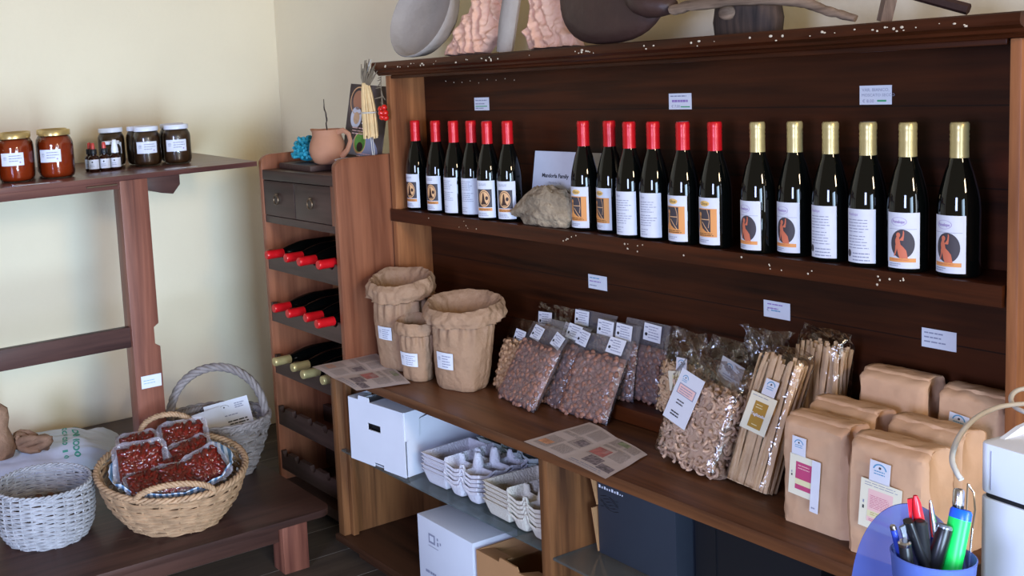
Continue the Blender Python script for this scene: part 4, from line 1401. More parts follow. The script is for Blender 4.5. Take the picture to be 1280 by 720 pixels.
pouch((-2.222, 2.197, ZH + .001), .150, .210, .032, 'back row pouch of almonds with one label, second from the left', (rad(-8), 0, 0), .74, 'nut_dark', [(-.050, .186, .054, .042, 0)], 7)
pouch((-2.108, 2.165, ZH + .001), .150, .205, .030, 'back row pouch of almonds with two labels side by side', (rad(-9), 0, 0), .76, 'nut_dark', [(-.045, .182, .058, .042, -2), (.022, .182, .056, .042, -2)], 8)
pouch((-2.032, 2.195, ZH + .001), .150, .215, .034, 'rightmost pouch of the back row of almonds, nearest the pasta', (rad(-7), 0, 0), .72, 'nut_dark', [(.022, .188, .058, .046, -3)], 9)

# ================================================================ pasta bags in clear film
def pasta_piece(mb, kind, c, rg):
    R_ = Matrix.Rotation(rg.uniform(0, 2 * PI), 3, 'Y') @ Matrix.Rotation(rg.uniform(-.7, .7), 3, 'X') @ Matrix.Rotation(rg.uniform(-.5, .5), 3, 'Z')
    c = Vector(c)
    if kind == 'ring':
        r_ = rg.uniform(.0078, .0095); a0 = rg.uniform(0, 6); ln = rg.uniform(3.6, 5.2)
        pts = [c + R_ @ Vector((r_ * math.cos(a0 + ln * k / 9), .0012 * k - .005, r_ * math.sin(a0 + ln * k / 9))) for k in range(10)]
        mb.tube(pts, .0037, 6)
    elif kind == 'short':
        L_ = rg.uniform(.011, .015)
        pts = [c + R_ @ Vector((L_ * (k / 3 - .5) * 2, 0, .003 * math.sin(k * 1.6))) for k in range(4)]
        mb.tube(pts, [.003, .0042, .0042, .003], 6, flat=.7)


def pasta_bag(name, kind, loc, wv, H, T, fill, label, rot, labels, seed, top='flat', n=240, mat='pasta', flare=0.0):
    rg = random.Random(seed)
    t = thing(name, loc, label, 'pasta bag', 'clear bags of pasta', rot)
    hf = H * fill

    def half(z):
        zz = z / H
        if zz < fill:
            tt = 1.0
        else:
            q = (zz - fill) / (1 - fill)
            tt = max(.04, (1 - q) ** .8)
        return T / 2 * min(1, (z / H / .03) ** .5 if z > 0 else .0)* tt + .001

    def wid(z):
        zz = z / H
        w_ = wv / 2
        if top == 'gather' and zz > fill:
            q = (zz - fill) / (1 - fill)
            w_ *= 1 - .45 * math.sin(PI * min(1, q * 1.0)) + flare * q
        return w_

    def outline(a, z, k=1.0):
        # rounded rectangle ring
        th = 2 * PI * a
        cx, sx = math.cos(th), math.sin(th)
        p = 4.0
        rr = (abs(cx) ** p + abs(sx) ** p) ** (-1 / p)
        return Vector((cx * rr * wid(z) * k, sx * rr * half(z) * k, z))
    mb = MB()

    def fn(a, b):
        z = H * b
        p = outline(a, z)
        zz = z / H
        amp = .003 if zz < fill else .012
        nv = noise.noise((p.x * 40 + seed, p.y * 40, z * 30))
        n2 = noise.noise((p.x * 90 + seed, p.y * 90, z * 20 + 7))
        p.y += (nv * .8 + n2 * .4) * amp * (1 if zz < 1 else 1)
        p.x += n2 * amp * .5
        if zz > fill:
            p.z += .010 * noise.noise((p.x * 25, seed, 3)) * (zz - fill) / (1 - fill)
        return p
    mb.grid(fn, 64, 44, cu=True)
    mb.build('film', M['film'], t, smooth=70)
    mb = MB()
    if kind == 'long':
        cols = int(wv / .0072); layers = 4
        for ly in range(layers):
            for i in range(cols):
                x0 = (i + .5 + rg.uniform(-.3, .3)) / cols - .5
                y0 = (-.5 + (ly + .5) / layers + rg.uniform(-.06, .06)) * T * .80
                hh = hf * rg.uniform(.93, 1.03)
                b1, b2 = rg.uniform(-.006, .006), rg.uniform(-.005, .005)
                pts = []
                for k in range(9):
                    q = k / 8
                    pts.append((x0 * wv * .9 * (1 + .0 * q) + b1 * math.sin(q * PI * rg.uniform(.95, 1.05)) + b2 * q, y0 + .003 * math.sin(q * 5 + i), .004 + hh * q))
                a = rg.uniform(-.5, .5)
                mb.tube(pts, .0042, 5, flat=.42, up=(math.cos(a), math.sin(a), 0))
    else:
        for k in range(n):
            a = rg.random(); z = hf * (.03 + .94 * math.sqrt(rg.random()) if False else .03 + .94 * rg.random())
            kk = rg.choice((.86, .86, .8, .7))
            p = outline(a, z, kk)
            if p.y > .3 * T and rg.random() < .6:
                p.y = -p.y
            pasta_piece(mb, kind, p, rg)
        for k in range(int(n * .35)):
            a, b = rg.uniform(-.8, .8), rg.uniform(-.8, .8)
            pasta_piece(mb, kind, (a * wid(hf), b * half(hf * .5), hf * rg.uniform(.88, 1.0)), rg)
        mb.grid(lambda a, b: outline(a, hf * (.02 + .9 * b), .72), 24, 6, cu=True)
    o = mb.build('pasta', M[mat], t, smooth=50)
    o['kind'] = 'stuff'
    for q, (nm, u, z, lw, lh, tilt, fnp) in enumerate(labels):
        ca, sa = math.cos(rad(tilt)), math.sin(rad(tilt))
        D = Decal(flat((u, -half(z) - .005, z), (ca, 0, sa), (-sa, 0, ca)), step=1)
        fnp(D, lw, lh)
        D.build(nm, pm() + [M['cream_paper'], M['gold_print'], M['magenta'], M['pink'], M['pale_yellow']], t)
    return t


def L_logo(D, lw, lh):
    D.slab(-lw / 2, -lh / 2, lw / 2, lh / 2, 0)
    logo(D, 0, lh * .1, lw * .34, (5, 6))
def L_gold(D, lw, lh):
    D.slab(-lw / 2, -lh / 2, lw / 2, lh / 2, 7)
    D.rect(-lw * .24, -lh * .40, lw * .28, lh * .3, 8); D.lift()
    D.text('Tagliatelle', lw * .02, -lh * .08, lw * .135, 0, 'CENTER', bold=.0002)
    D.lines(-lw * .16, lw * .2, lh * .22, lh * .07, 2, 11, h=lh * .02, seed=2); D.lines(-lw * .1, lw * .14, -lh * .3, lh * .07, 1, 11, h=lh * .02, seed=4)
    D.lines(-lw * .42, lw * .4, lh * .43, lh * .05, 1, 1, h=lh * .015, seed=5)
def L_white(D, lw, lh):
    D.slab(-lw / 2, -lh / 2, lw / 2, lh / 2, 0)
    logo(D, -lw * .22, lh * .34, lw * .13, (5, 6))
    D.rect(-lw * .36, lh * .04, lw * .38, lh * .24, 1); D.lift(); D.rect(-lw * .33, lh * .055, lw * .35, lh * .225, 10); D.lift()
    D.lines(-lw * .26, lw * .28, lh * .185, lh * .045, 3, 1, h=lh * .015, seed=3, ragged=.15)
    D.lines(-lw * .2, lw * .2, -lh * .06, lh * .06, 2, 6, h=lh * .022, seed=5)
    D.lines(-lw * .26, lw * .22, -lh * .30, lh * .055, 2, 2, h=lh * .025, seed=6)
def L_plain(D, lw, lh):
    D.slab(-lw / 2, -lh / 2, lw / 2, lh / 2, 0)
    logo(D, -lw * .1, lh * .2, lw * .16, (5, 6)); D.lines(-lw * .3, lw * .3, -lh * .1, lh * .1, 3, 1, h=lh * .03, seed=4)
def L_cream(D, lw, lh):
    D.slab(-lw / 2, -lh / 2, lw / 2, lh / 2, 7)
    D.rect(-lw * .3, -lh * .34, lw * .32, lh * .3, 11); D.lift(); D.lines(-lw * .25, lw * .25, lh * .2, lh * .1, 4, 8, h=lh * .03, seed=4)


pasta_bag('pasta_bag', 'ring', (-1.700, 1.990, ZC + .002), .200, .260, .085, .74, 'front bag of ring-shaped pasta with a large white label', (rad(-19), rad(3), rad(-8)), [('paper_label', -.030, .150, .078, .125, -9, L_white)], 11, n=330, mat='pasta_pink')
pasta_bag('pasta_bag', 'long', (-1.535, 1.985, ZC + .002), .112, .325, .060, .90, 'front bag of long ribbon pasta with a gold and cream label', (rad(-21), rad(2), rad(-4)), [('gold_label', -.004, .165, .068, .085, -5, L_gold), ('logo_label', .008, .226, .034, .036, -5, L_logo)], 12, mat='pasta_long')
pasta_bag('pasta_bag', 'short', (-1.888, 2.175, ZH + .001), .118, .222, .075, .56, 'clear bag of short pasta at the back left of the pasta group', (rad(-7), rad(3), 0), [('logo_label', .020, .138, .032, .038, 4, L_logo), ('cream_label', .020, .098, .060, .050, 14, L_cream)], 13, n=230)
pasta_bag('pasta_bag', 'ring', (-1.745, 2.165, ZH + .001), .125, .225, .080, .45, 'clear bag behind the front ring pasta, with a tilted white label', (rad(-6), rad(2), rad(-3)), [('paper_label', .030, .150, .068, .064, -14, L_plain)], 14, n=200, mat='pasta_pink')
pasta_bag('pasta_bag', 'short', (-1.628, 2.165, ZH + .001), .115, .268, .080, .50, 'clear bag with a tall gathered top in the middle of the back row', (rad(-5), rad(-3), 0), [], 15, n=220, top='gather', flare=.25)
pasta_bag('pasta_bag', 'long', (-1.505, 2.172, ZH + .001), .115, .295, .070, .86, 'bag of long pasta standing behind the front ribbon pasta', (rad(-3), rad(3), 0), [], 16, mat='pasta_long')

# ================================================================ closed brown flour bags
def flour_bag(loc, wv, dp, H, label, yaw, seed, labels=(), lean=0):
    t = thing('flour_bag', loc, label, 'flour bag', 'closed brown flour bags', (rad(lean), 0, yaw))
    mb = MB()
    per = []
    nx, ny = 14, 10
    for i in range(nx): per.append((-1 + 2 * i / nx, -1))
    for i in range(ny): per.append((1, -1 + 2 * i / ny))
    for i in range(nx): per.append((1 - 2 * i / nx, 1))
    for i in range(ny): per.append((-1, 1 - 2 * i / ny))
    NP = len(per)

    def ring(z, kx, ky, oy, b):
        I = []
        for (u, v_) in per:
            cu = math.copysign(min(1, abs(u)), u)
            e = (abs(u) ** 8 + abs(v_) ** 8) ** (-1 / 8) if (abs(u) > .99 and abs(v_) > .99) else 1
            x = u * wv / 2 * kx * e; y = v_ * dp / 2 * ky * e + oy
            top = max(0, (b - .62) / .38)
            if abs(u) > .99:
                x -= math.copysign(.020 * top * max(0, 1 - abs(v_)), u)
            bul = .004 * math.sin(PI * min(1, b * 1.1))
            if abs(v_) > .99:
                y += math.copysign(bul * (1 - u * u), v_)
            q = Vector((x * 22, y * 22 + seed * 3, z * 16))
            cr = .0032 * noise.noise(q) + .0016 * (1 - abs(noise.noise(q * 2.3)) * 2)
            x += cr * (1 if abs(u) > .9 else .3); y += cr * (1 if abs(v_) > .9 else .3) * (1 if z > .004 else .2)
            zz = z + (.003 * noise.noise((x * 40, y * 40, seed)) if b > .85 else 0)
            I.append(mb.pt((x, y, max(0, zz))))
        return I
    rows = []
    nz = 26
    for k in range(nz + 1):
        b = k / nz
        rows.append(ring(H * .93 * b, 1, 1 - .06 * max(0, b - .8) / .2, 0, b))
    for (z, kx, ky, oy) in ((.955, .99, .88, .002), (.975, .975, .72, .004), (.99, .95, .50, .004), (1.0, .93, .22, .004), (1.0, .92, .04, .004)):
        rows.append(ring(H * z, kx, ky, oy, 1))
    for i in range(len(rows) - 1):
        for k in range(NP):
            mb.face([rows[i][k], rows[i][(k + 1) % NP], rows[i + 1][(k + 1) % NP], rows[i + 1][k]])
    mb.face(rows[0][::-1]); mb.face(rows[-1])
    mb.build('bag_body', M['kraft'], t, smooth=38)
    mb = MB()
    mb.grid(lambda a, b: ((a - .5) * wv * .93, -dp * .30 + dp * .52 * b, H * (.992 + .010 * math.sin(PI * b)) + .003 * noise.noise((a * 5, b * 3, seed)) - (.012 if b < .05 else 0)), 16, 8)
    mb.build('top_flap', M['kraft'], t, smooth=60, solid=.0015)
    for (nm, u, z, lw, lh, tilt, fnp) in labels:
        ca, sa = math.cos(rad(tilt)), math.sin(rad(tilt))
        D = Decal(flat((u, -dp / 2 - (.0085 if nm != 'white_strip' else .0108), z), (ca, 0, sa), (-sa, 0, ca)), step=1)
        fnp(D, lw, lh)
        D.build(nm, pm() + [M['cream_paper'], M['gold_print'], M['magenta'], M['pink'], M['pale_yellow']], t)
    return t


def L_mag(D, lw, lh):
    D.slab(-lw / 2, -lh / 2, lw / 2, lh / 2, 7)
    D.rect(-lw * .28, -lh * .08, lw * .28, lh * .34, 9); D.rect(-lw * .28, -lh * .22, lw * .28, -lh * .08, 11); D.rect(-lw * .28, -lh * .34, lw * .28, -lh * .22, 9); D.lift()
    D.lines(-lw * .2, lw * .22, lh * .27, lh * .07, 2, 10, h=lh * .02, seed=2, ragged=.1)
    D.rect(-lw * .42, -lh * .05, -lw * .38, lh * .0, 2); D.rect(-lw * .42, .03 * lh, -lw * .39, lh * .08, 1)
def L_strip(D, lw, lh):
    D.slab(-lw / 2, -lh / 2, lw / 2, lh / 2, 0)
    D.lines(-lw * .3, lw * .35, -lh * .4, lh * .05, 1, 1, h=lh * .03, seed=2)
def L_pink(D, lw, lh):
    D.slab(-lw / 2, -lh / 2, lw / 2, lh / 2, 7)
    D.rect(-lw * .3, -lh * .12, lw * .3, lh * .32, 10); D.rect(-lw * .3, -lh * .25, lw * .3, -lh * .12, 11); D.rect(-lw * .3, -lh * .35, lw * .3, -lh * .25, 10); D.lift()
    D.lines(-lw * .25, lw * .27, lh * .2, lh * .035, 8, 9, h=lh * .009, seed=2, ragged=.15); D.lines(-lw * .22, lw * .27, -lh * .15, lh * .04, 2, 8, h=lh * .009, seed=5); D.lines(-lw * .25, lw * .27, -lh * .29, lh * .03, 2, 9, h=lh * .009, seed=7)
    D.lines(-lw * .4, lw * .42, lh * .45, lh * .05, 2, 1, h=lh * .012, seed=3)
    D.rect(-lw * .42, -lh * .12, -lw * .38, -lh * .05, 2); D.rect(-lw * .42, lh * .0, -lw * .385, lh * .06, 1)


flour_bag((-1.328, 1.950, ZC + .0005), .140, .095, .224, 'front left brown flour bag with a magenta label', rad(0), 1, [('logo_label', -.022, .170, .030, .038, -3, L_logo), ('magenta_label', -.012, .108, .064, .085, -4, L_mag), ('white_strip', .014, .096, .018, .108, -4, L_strip)])
flour_bag((-1.165, 1.925, ZC + .0005), .152, .098, .226, 'front right brown flour bag with a pale pink label, behind the pen cup', rad(2), 2, [('logo_label', -.004, .175, .038, .042, -4, L_logo), ('pink_label', -.004, .108, .076, .095, -4, L_pink)])
flour_bag((-1.345, 2.060, ZC + .0005), .150, .09, .228, 'brown flour bag in the second row behind the magenta-labelled bag', rad(-3), 3)
flour_bag((-1.172, 2.05, ZC + .0005), .150, .09, .232, 'brown flour bag in the second row behind the pink-labelled bag', rad(-2), 4)
flour_bag((-1.315, 2.182, ZH + .0005), .145, .095, .236, 'brown flour bag in the back row, left of the two on the low shelf', rad(2), 5, [('logo_label', -.022, .115, .034, .034, -2, L_logo)])
flour_bag((-1.157, 2.182, ZH + .0005), .130, .095, .232, 'brown flour bag in the back row at the right end of the low shelf', rad(-2), 6, [('logo_label', -.012, .172, .038, .034, -6, L_logo)])
#PART4
# ================================================================ boxes and egg cartons under the counter
GZ = 0.3705
t = thing('archive_box', (-2.785, 1.830, GZ), 'white cardboard box with a hand hole on the left end of the glass shelf', 'box', rot=(0, 0, rad(7)))
bw, bd, bh, th = .262, .36, .208, .004
mb = MB()
# body: open-topped rear tray with stepped right wall
mb.box(-bw / 2 + .004, bw / 2 - .004, .01, bd, 0, th)
mb.box(-bw / 2 + .004, -bw / 2 + .008, .01, bd, 0, bh * .92)
mb.box(-bw / 2 + .004, bw / 2 - .004, bd - th, bd, 0, bh * .92)
mb.prism([(.012, 0), (bd, 0), (bd, bh * .86), (.10, bh * .86), (.066, bh * .84), (.066, bh * .58), (.012, bh * .55)], 'x', bw / 2 - .006, bw / 2 - .001)
mb.build('tray', M['card_white'], t)
mb = MB()
# lid cap wrapping the front end
fz = [(-bw / 2, 0), (-.022, 0), (-.022, .014), (.022, .014), (.022, 0), (bw / 2, 0), (bw / 2, bh), (-.012, bh), (-.018, bh + .012), (-.056, bh + .012), (-.060, bh), (-bw / 2, bh)]
# front face with a hand hole: two prisms around the hole
hx0, hx1, hz0, hz1 = -.040, .022, .118, .140
mb.prism([(-bw / 2, 0), (-.016, 0), (-.016, .014), (.030, .014), (.030, 0), (bw / 2, 0), (bw / 2, hz0), (-bw / 2, hz0)], 'y', 0, th)
mb.prism([(-bw / 2, hz1), (bw / 2, hz1), (bw / 2, bh), (-.028, bh), (-.032, bh + .014), (-.078, bh + .014), (-.082, bh), (-bw / 2, bh)], 'y', 0, th)
mb.box(-bw / 2, hx0, 0, th, hz0, hz1); mb.box(hx1, bw / 2, 0, th, hz0, hz1)
mb.prism([(th, bh * .56), (.062, bh * .585), (.064, bh * .86), (.098, bh * .90), (.108, bh * 1.06), (.078, bh * 1.06), (.066, bh), (th, bh)], 'x', bw / 2 - .0005, bw / 2 + .003)
mb.box(-bw / 2 - .003, -bw / 2 + .001, th, .10, 0, bh)
mb.hexa([(-bw / 2, th, bh - .004), (-.084, th, bh - .004), (-.084, .062, bh - .004), (-bw / 2, .062, bh - .004), (-bw / 2, th, bh), (-.084, th, bh), (-.084, .062, bh), (-bw / 2, .062, bh)])
mb.hexa([(-.026, th, bh - .004), (bw / 2, th, bh - .004), (bw / 2, .066, bh - .004), (-.026, .066, bh - .004), (-.026, th, bh), (bw / 2, th, bh), (bw / 2, .066, bh), (-.026, .066, bh)])
mb.build('lid_cap', M['card_white'], t)
mb = MB(); mb.box(hx0 - .01, hx1 + .01, th + .02, th + .022, hz0 - .01, hz1 + .01); mb.build('hole_shade', M['dark_inside'], t)  # dark sheet behind the hand hole, painted shade of the box interior


def carton_mesh():
    mb = MB()
    Wd, Ln = .255, .195
    NU, NV = 104, 80
    def sm(a, b, x):
        t_ = max(0, min(1, (x - a) / (b - a)))
        return t_ * t_ * (3 - 2 * t_)
    def fn(a, b):
        x = Wd * a; y = Ln * b
        lidw = .112
        if x < lidw:
            e = min(x, lidw - x, y, Ln - y)
            z = .046 * (1 - sm(0, .020, e))
            z += .012 * (1 - sm(0, .006, abs(x - lidw)))
        else:
            u = (x - lidw) / (Wd - lidw) * 2; v_ = b * 3
            cu = abs((u % 1) - .5) * 2; cv = abs((v_ % 1) - .5) * 2
            if u >= 2: cu = 1
            if v_ >= 3: cv = 1
            m = (cu ** 4 + cv ** 4) ** .25
            z = .036 * sm(.48, 1.0, m)
            eo = min(Wd - x, y, Ln - y)
            z = max(z, .044 * (1 - sm(0, .007, eo)))
            if z > .03 and eo < .004:
                z -= .006 * (1 - min(1, max(cu if eo != Wd - x else cv, 0))) * 1.5
            for px, py in ((1, 1), (1, 2)):
                dd = math.hypot((u - px) * .0715, (v_ - py) * .065)
                z = max(z, .078 * (1 - sm(.006, .026, dd)))
            for px, py in ((0.04, 1), (0.04, 2), (1, .04), (1, 2.96)):
                dd = math.hypot((u - px) * .0715, (v_ - py) * .065)
                z = max(z, .056 * (1 - sm(.004, .020, dd)))
        x2 = Wd / 2; y2 = Ln / 2
        # walls lean inwards towards the foot
        k = 1 - .10 * (1 - min(1, z / .045)) 
        return ((x - x2), (y - y2), z)
    mb.grid(fn, NU, NV)
    me = mb.build('carton_proto', M['pulp_white'], None, smooth=50)
    d_ = me.data
    bpy.data.objects.remove(me)
    return d_


cm = carton_mesh()
ORD = ['bottom', 'second from the bottom', 'middle', 'second from the top', 'topmost']
for (x, y, z, yaw, mt, nm, grp) in ((-2.472, 1.965, GZ, 2, 'pulp_white', 'white egg carton, %s of the stack beside the white box', 'white egg cartons'),
                                    (-2.445, 2.158, GZ, 3, 'pulp_grey', 'grey-green egg carton, %s of the stack at the back', 'grey egg cartons'),
                                    (-2.172, 1.950, GZ, -2, 'pulp_cream', 'cream egg carton, %s of the stack beside the upright', 'cream egg cartons')):
    d_ = cm.copy(); d_.materials.clear(); d_.materials.append(M[mt])
    for k in range(5):
        o = bpy.data.objects.new('egg_carton', d_); COL.objects.link(o)
        o.location = (x + rnd.uniform(-.002, .002), y + rnd.uniform(-.002, .002), z + .003 + k * (.0155 if 'grey' in grp else .0125))
        o.rotation_euler = (0, 0, rad(yaw + rnd.uniform(-1, 1)))
        md = o.modifiers.new('s', 'SOLIDIFY'); md.thickness = .0022; md.offset = 0
        tag(o, nm % ORD[k], 'egg carton', grp)

BZ = .0655
t = thing('white_carton_box', (-2.475, 1.845, BZ), 'white cardboard box with small grey printing on the cabinet base', 'box', rot=(0, 0, rad(-1)))
mb = MB(); mb.box(-.134, .134, 0, .165, 0, .208); mb.build('carton_body', M['card_white'], t, bevel=.002)
D = Decal(flat((0, 0, 0)), step=1); D.off = .001
D.rect(-.078, .136, -.046, .166, 1); D.lift(); D.rect(-.072, .143, -.052, .160, 0); D.rect(-.036, .155, -.030, .163, 1); D.rect(-.036, .138, -.028, .150, 1); D.rect(-.022, .145, -.016, .153, 1); D.rect(-.08, .126, -.030, .128, 1)
D.lines(-.10, -.02, .044, .012, 1, 1, h=.008, seed=2)
D.build('printed_mark', [M['card_white'], M['ink']], t)
t = thing('open_cardboard_box', (-2.193, 1.842, BZ), 'brown cardboard box with folded-in flaps on the cabinet base', 'box', rot=(0, 0, rad(-1)))
mb = MB()
w_, d2, h2 = .268, .33, .196
mb.prism([(-w_ / 2, 0), (w_ / 2, 0), (w_ / 2, h2), (.045, h2), (.038, h2 + .012), (-.030, h2 + .014), (-.036, h2), (-w_ / 2, h2)], 'y', 0, .005)
mb.box(-w_ / 2, w_ / 2, .005, d2, 0, .004); mb.box(-w_ / 2, -w_ / 2 + .005, .005, d2, .004, h2); mb.box(w_ / 2 - .005, w_ / 2, .005, d2, .004, h2); mb.box(-w_ / 2, w_ / 2, d2 - .005, d2, .004, h2)
mb.build('carton_body', M['card_brown'], t)
for x0, x1 in ((-w_ / 2, -.040), (.050, w_ / 2)):
    mb = MB(); mb.hexa([(x0, .005, h2 - .004), (x1, .005, h2 - .004), (x1 - .008, .060, h2 - .012), (x0 + .008, .060, h2 - .012), (x0, .005, h2), (x1, .005, h2), (x1 - .008, .060, h2 - .008), (x0 + .008, .060, h2 - .008)]); mb.build('flap', M['card_brown'], t)
mb = MB(); mb.hexa([(-w_ / 2 + .006, .07, h2 - .03), (-w_ / 2 + .03, .07, h2 - .05), (-w_ / 2 + .03, d2 - .03, h2 - .05), (-w_ / 2 + .006, d2 - .03, h2 - .03), (-w_ / 2 + .006, .07, h2 - .026), (-w_ / 2 + .03, .07, h2 - .046), (-w_ / 2 + .03, d2 - .03, h2 - .046), (-w_ / 2 + .006, d2 - .03, h2 - .026)]); mb.build('flap', M['card_brown'], t)

GZ2 = .3615
t = thing('navy_box', (-1.838, 1.945, GZ2), 'large dark navy cardboard box on the right glass shelf beside the middle upright', 'box', rot=(0, 0, rad(-1)))
mb = MB(); mb.box(-.118, .132, 0, .28, 0, .225); mb.build('carton_body', M['card_dark'], t, bevel=.002)
D = Decal(flat((0, 0, 0)), step=1); D.off = .001
for k, (dx, s_) in enumerate(((0, .008), (.010, .005), (.018, .0075), (.027, .005), (.035, .0055), (.043, .008), (.053, .0055), (.061, .0075), (.071, .004), (.078, .004))):
    D.rect(-.112 + dx, .176, -.112 + dx + s_ * .8, .176 + s_, 0)
for k in range(6):
    D.strip([(.128 + k * .006 + .003 * math.sin(j * 1.2 + k), -.11 + j * .01, -.11 + j * .01 + .006) for j in range(7)], 1, n=1)
D.build('printed_mark', [M['lid_white'], M['dark_inside']], t)
for (z0, z1, x) in ((.128, .222, -.128), (.004, .118, -.122)):
    mb = MB(); mb.hexa([(-.119, -.004, z0), (-.117, -.004, z0), (-.117, .10, z0), (-.119, .10, z0), (x - .008, -.012, z1), (x - .005, -.012, z1), (x - .005, .10, z1), (x - .008, .10, z1)]); mb.build('flap', M['card_brown'], t)
t = thing('black_crate', (-1.53, 1.99, GZ2), 'black plastic crate right of the navy box on the glass shelf', 'crate')
mb = MB()
for a in ((-.16, .16, 0, .006, 0, .19), (-.16, .16, .226, .232, 0, .19), (-.16, -.154, .006, .226, 0, .19), (.154, .16, .006, .226, 0, .19), (-.154, .154, .006, .226, 0, .006)):
    mb.box(*a)
mb.build('crate_body', M['rubber_black'], t)
mb = MB(); mb.box(-.165, .165, -.005, .0, .165, .185); mb.box(-.15, -.10, -.004, 0, .03, .165); mb.build('rim_band', M['rubber_black'], t)

# ================================================================ baskets on the bench
ZB = 0.1885


def basket(name, loc, prof, label, mat, stakes, pitch, sr, amp, yaw=0, ex=1, ey=1, tilt=(0, 0), seed=0, rimr=.008, slant=0.0, rim_n=3, rough=0.3):
    t = thing(name, loc, label, 'basket', rot=(0, 0, yaw))
    H = prof[-1][1]
    zs = [p[1] for p in prof]; rs = [p[0] for p in prof]
    rg = random.Random(seed)

    def at(th, z, dr=0.0):
        r_ = float(np.interp(z, zs, rs)) + dr
        x = r_ * math.sin(th) * ex; y = -r_ * math.cos(th) * ey
        return Vector((x, y, z + (tilt[0] * x + tilt[1] * y) * (z / H)))
    mb = MB()
    rows = int(H / pitch)
    npt = stakes * 3
    for j in range(rows):
        z = pitch * (j + .5)
        ph = PI * (j % 2)
        jt = rg.uniform(-.3, .3) * pitch * rough
        path = []
        for k in range(npt):
            th = 2 * PI * k / npt
            zz = z + jt + slant * pitch * math.sin(th * stakes / 4 + j * 1.7) + .25 * rough * pitch * noise.noise((math.cos(th) * 5, math.sin(th) * 5, j * 3.1))
            path.append(at(th, min(max(zz, sr), H - .001), amp * math.cos(stakes / 2 * th * 1.0 + ph) + .002 * rough * noise.noise((math.cos(th) * 9, math.sin(th) * 9, j * 1.3))))
        mb.tube(path, sr * rg.uniform(.85, 1.1), 5, closed=True)
    for k in range(stakes):
        th = 2 * PI * (k + .25) / stakes
        mb.tube([at(th, H * q / 5 + .001, 0) for q in range(6)], sr * .8, 4)
    mb.lathe([(0, .002), (rs[0] * .98, .002), (rs[0] * .98, .008), (0, .008)], 32, ex=ex, ey=ey, cap=False)
    mb.build('woven_body', mat, t, smooth=60)
    mb = MB()
    for q in range(rim_n):
        path = []
        NPP = 120
        for k in range(NPP):
            th = 2 * PI * k / NPP
            a = th * 24 + 2 * PI * q / rim_n
            path.append(at(th, H, rimr * .7 * math.cos(a)) + Vector((0, 0, rimr * .7 * math.sin(a) + .002)))
        mb.tube(path, rimr * .62, 6, closed=True)
    mb.build('braided_rim', mat, t, smooth=60)
    return t, at


def twist(t, name, path, r, strands, mat, turns):
    """rope-like handle of twisted canes"""
    P_ = [Vector(p) for p in path]
    mb = MB()
    n = len(P_)
    for q in range(strands):
        out = []
        for i, p in enumerate(P_):
            tg = (P_[min(i + 1, n - 1)] - P_[max(i - 1, 0)]).normalized()
            x = tg.orthogonal() if False else tg.cross(Vector((.3, .9, .2))).normalized()
            y = tg.cross(x)
            a = 2 * PI * (turns * i / n + q / strands)
            out.append(p + (x * math.cos(a) + y * math.sin(a)) * r * .75)
        mb.tube(out, r * .62, 6)
    return mb.build(name, mat, t, smooth=60)


def arch(p0, p1, h, lean, n=40, pw=1.0):
    p0, p1, lean = Vector(p0), Vector(p1), Vector(lean)
    out = []
    for i in range(n + 1):
        a = PI * i / n
        c_ = (1 - math.cos(a)) / 2
        out.append(p0.lerp(p1, c_) + (Vector((0, 0, h)) + lean) * math.sin(a) ** pw)
    return out


VD = Vector((.927, -.375, 0))      # bench towards the camera
TD = Vector((.375, .927, 0))
# tan basket with tomato packets
tb, at = basket('tan_basket', (-3.215, 1.300, ZB), [(.135, 0), (.175, .05), (.205, .10), (.222, .15), (.232, .185)], 'large tan wicker basket with two handles full of dried tomato packets', M['wick_tan'], 24, .0098, .0054, .0050, yaw=rad(68), ex=1.06, ey=.92, tilt=(0, .17), seed=2, rimr=.0095, slant=.35, rough=.7)
pts = arch(at(-.50, .185), at(.55, .185), .050, (0.0, -.030, 0)); twist(tb, 'handle', pts, .0085, 3, M['wick_tan'], 9)
pts = arch(at(PI - .42, .185), at(PI + .42, .185), .085, (0, .0, 0), pw=.75); twist(tb, 'handle', pts, .0085, 3, M['wick_tan'], 9)

# striped cloth lining the basket
m_, nt_, b_ = newmat('striped_cloth')
tc_ = nt_.nodes.new('ShaderNodeTexCoord'); wv_ = nt_.nodes.new('ShaderNodeTexWave'); wv_.inputs['Scale'].default_value = 16; wv_.inputs['Distortion'].default_value = 2.5; wv_.inputs['Detail Scale'].default_value = .6
cr_ = nt_.nodes.new('ShaderNodeValToRGB'); cr_.color_ramp.elements[0].position = .35; cr_.color_ramp.elements[0].color = (*srgb(96, 134, 172), 1); cr_.color_ramp.elements[1].position = .6; cr_.color_ramp.elements[1].color = (*srgb(216, 224, 236), 1)
nt_.links.new(tc_.outputs['Object'], wv_.inputs['Vector']); nt_.links.new(wv_.outputs['Fac'], cr_.inputs['Fac']); nt_.links.new(cr_.outputs['Color'], b_.inputs['Base Color']); b_.inputs['Roughness'].default_value = .9
mb = MB()
def clf(a, b):
    th = 2 * PI * a
    r_ = .198 * b
    e = b ** 3
    n1 = noise.noise((math.cos(th) * 3, math.sin(th) * 3, b * 3)); n2 = noise.noise((math.cos(th) * 7, math.sin(th) * 7, b * 5))
    r_ += (.010 * n2) * e
    x = r_ * math.sin(th) * 1.04; y = -r_ * math.cos(th) * .92
    z = .085 + .105 * b ** 2.2 + .022 * n1 * e + .008 * n2 + .15 * y * b
    if math.sin(th) > .2:
        z += .012 * e * math.sin(th)
    return (x, y, z)
mb.grid(clf, 72, 18, cu=True)
o = mb.build('striped_cloth', m_, None, smooth=70, solid=.002)
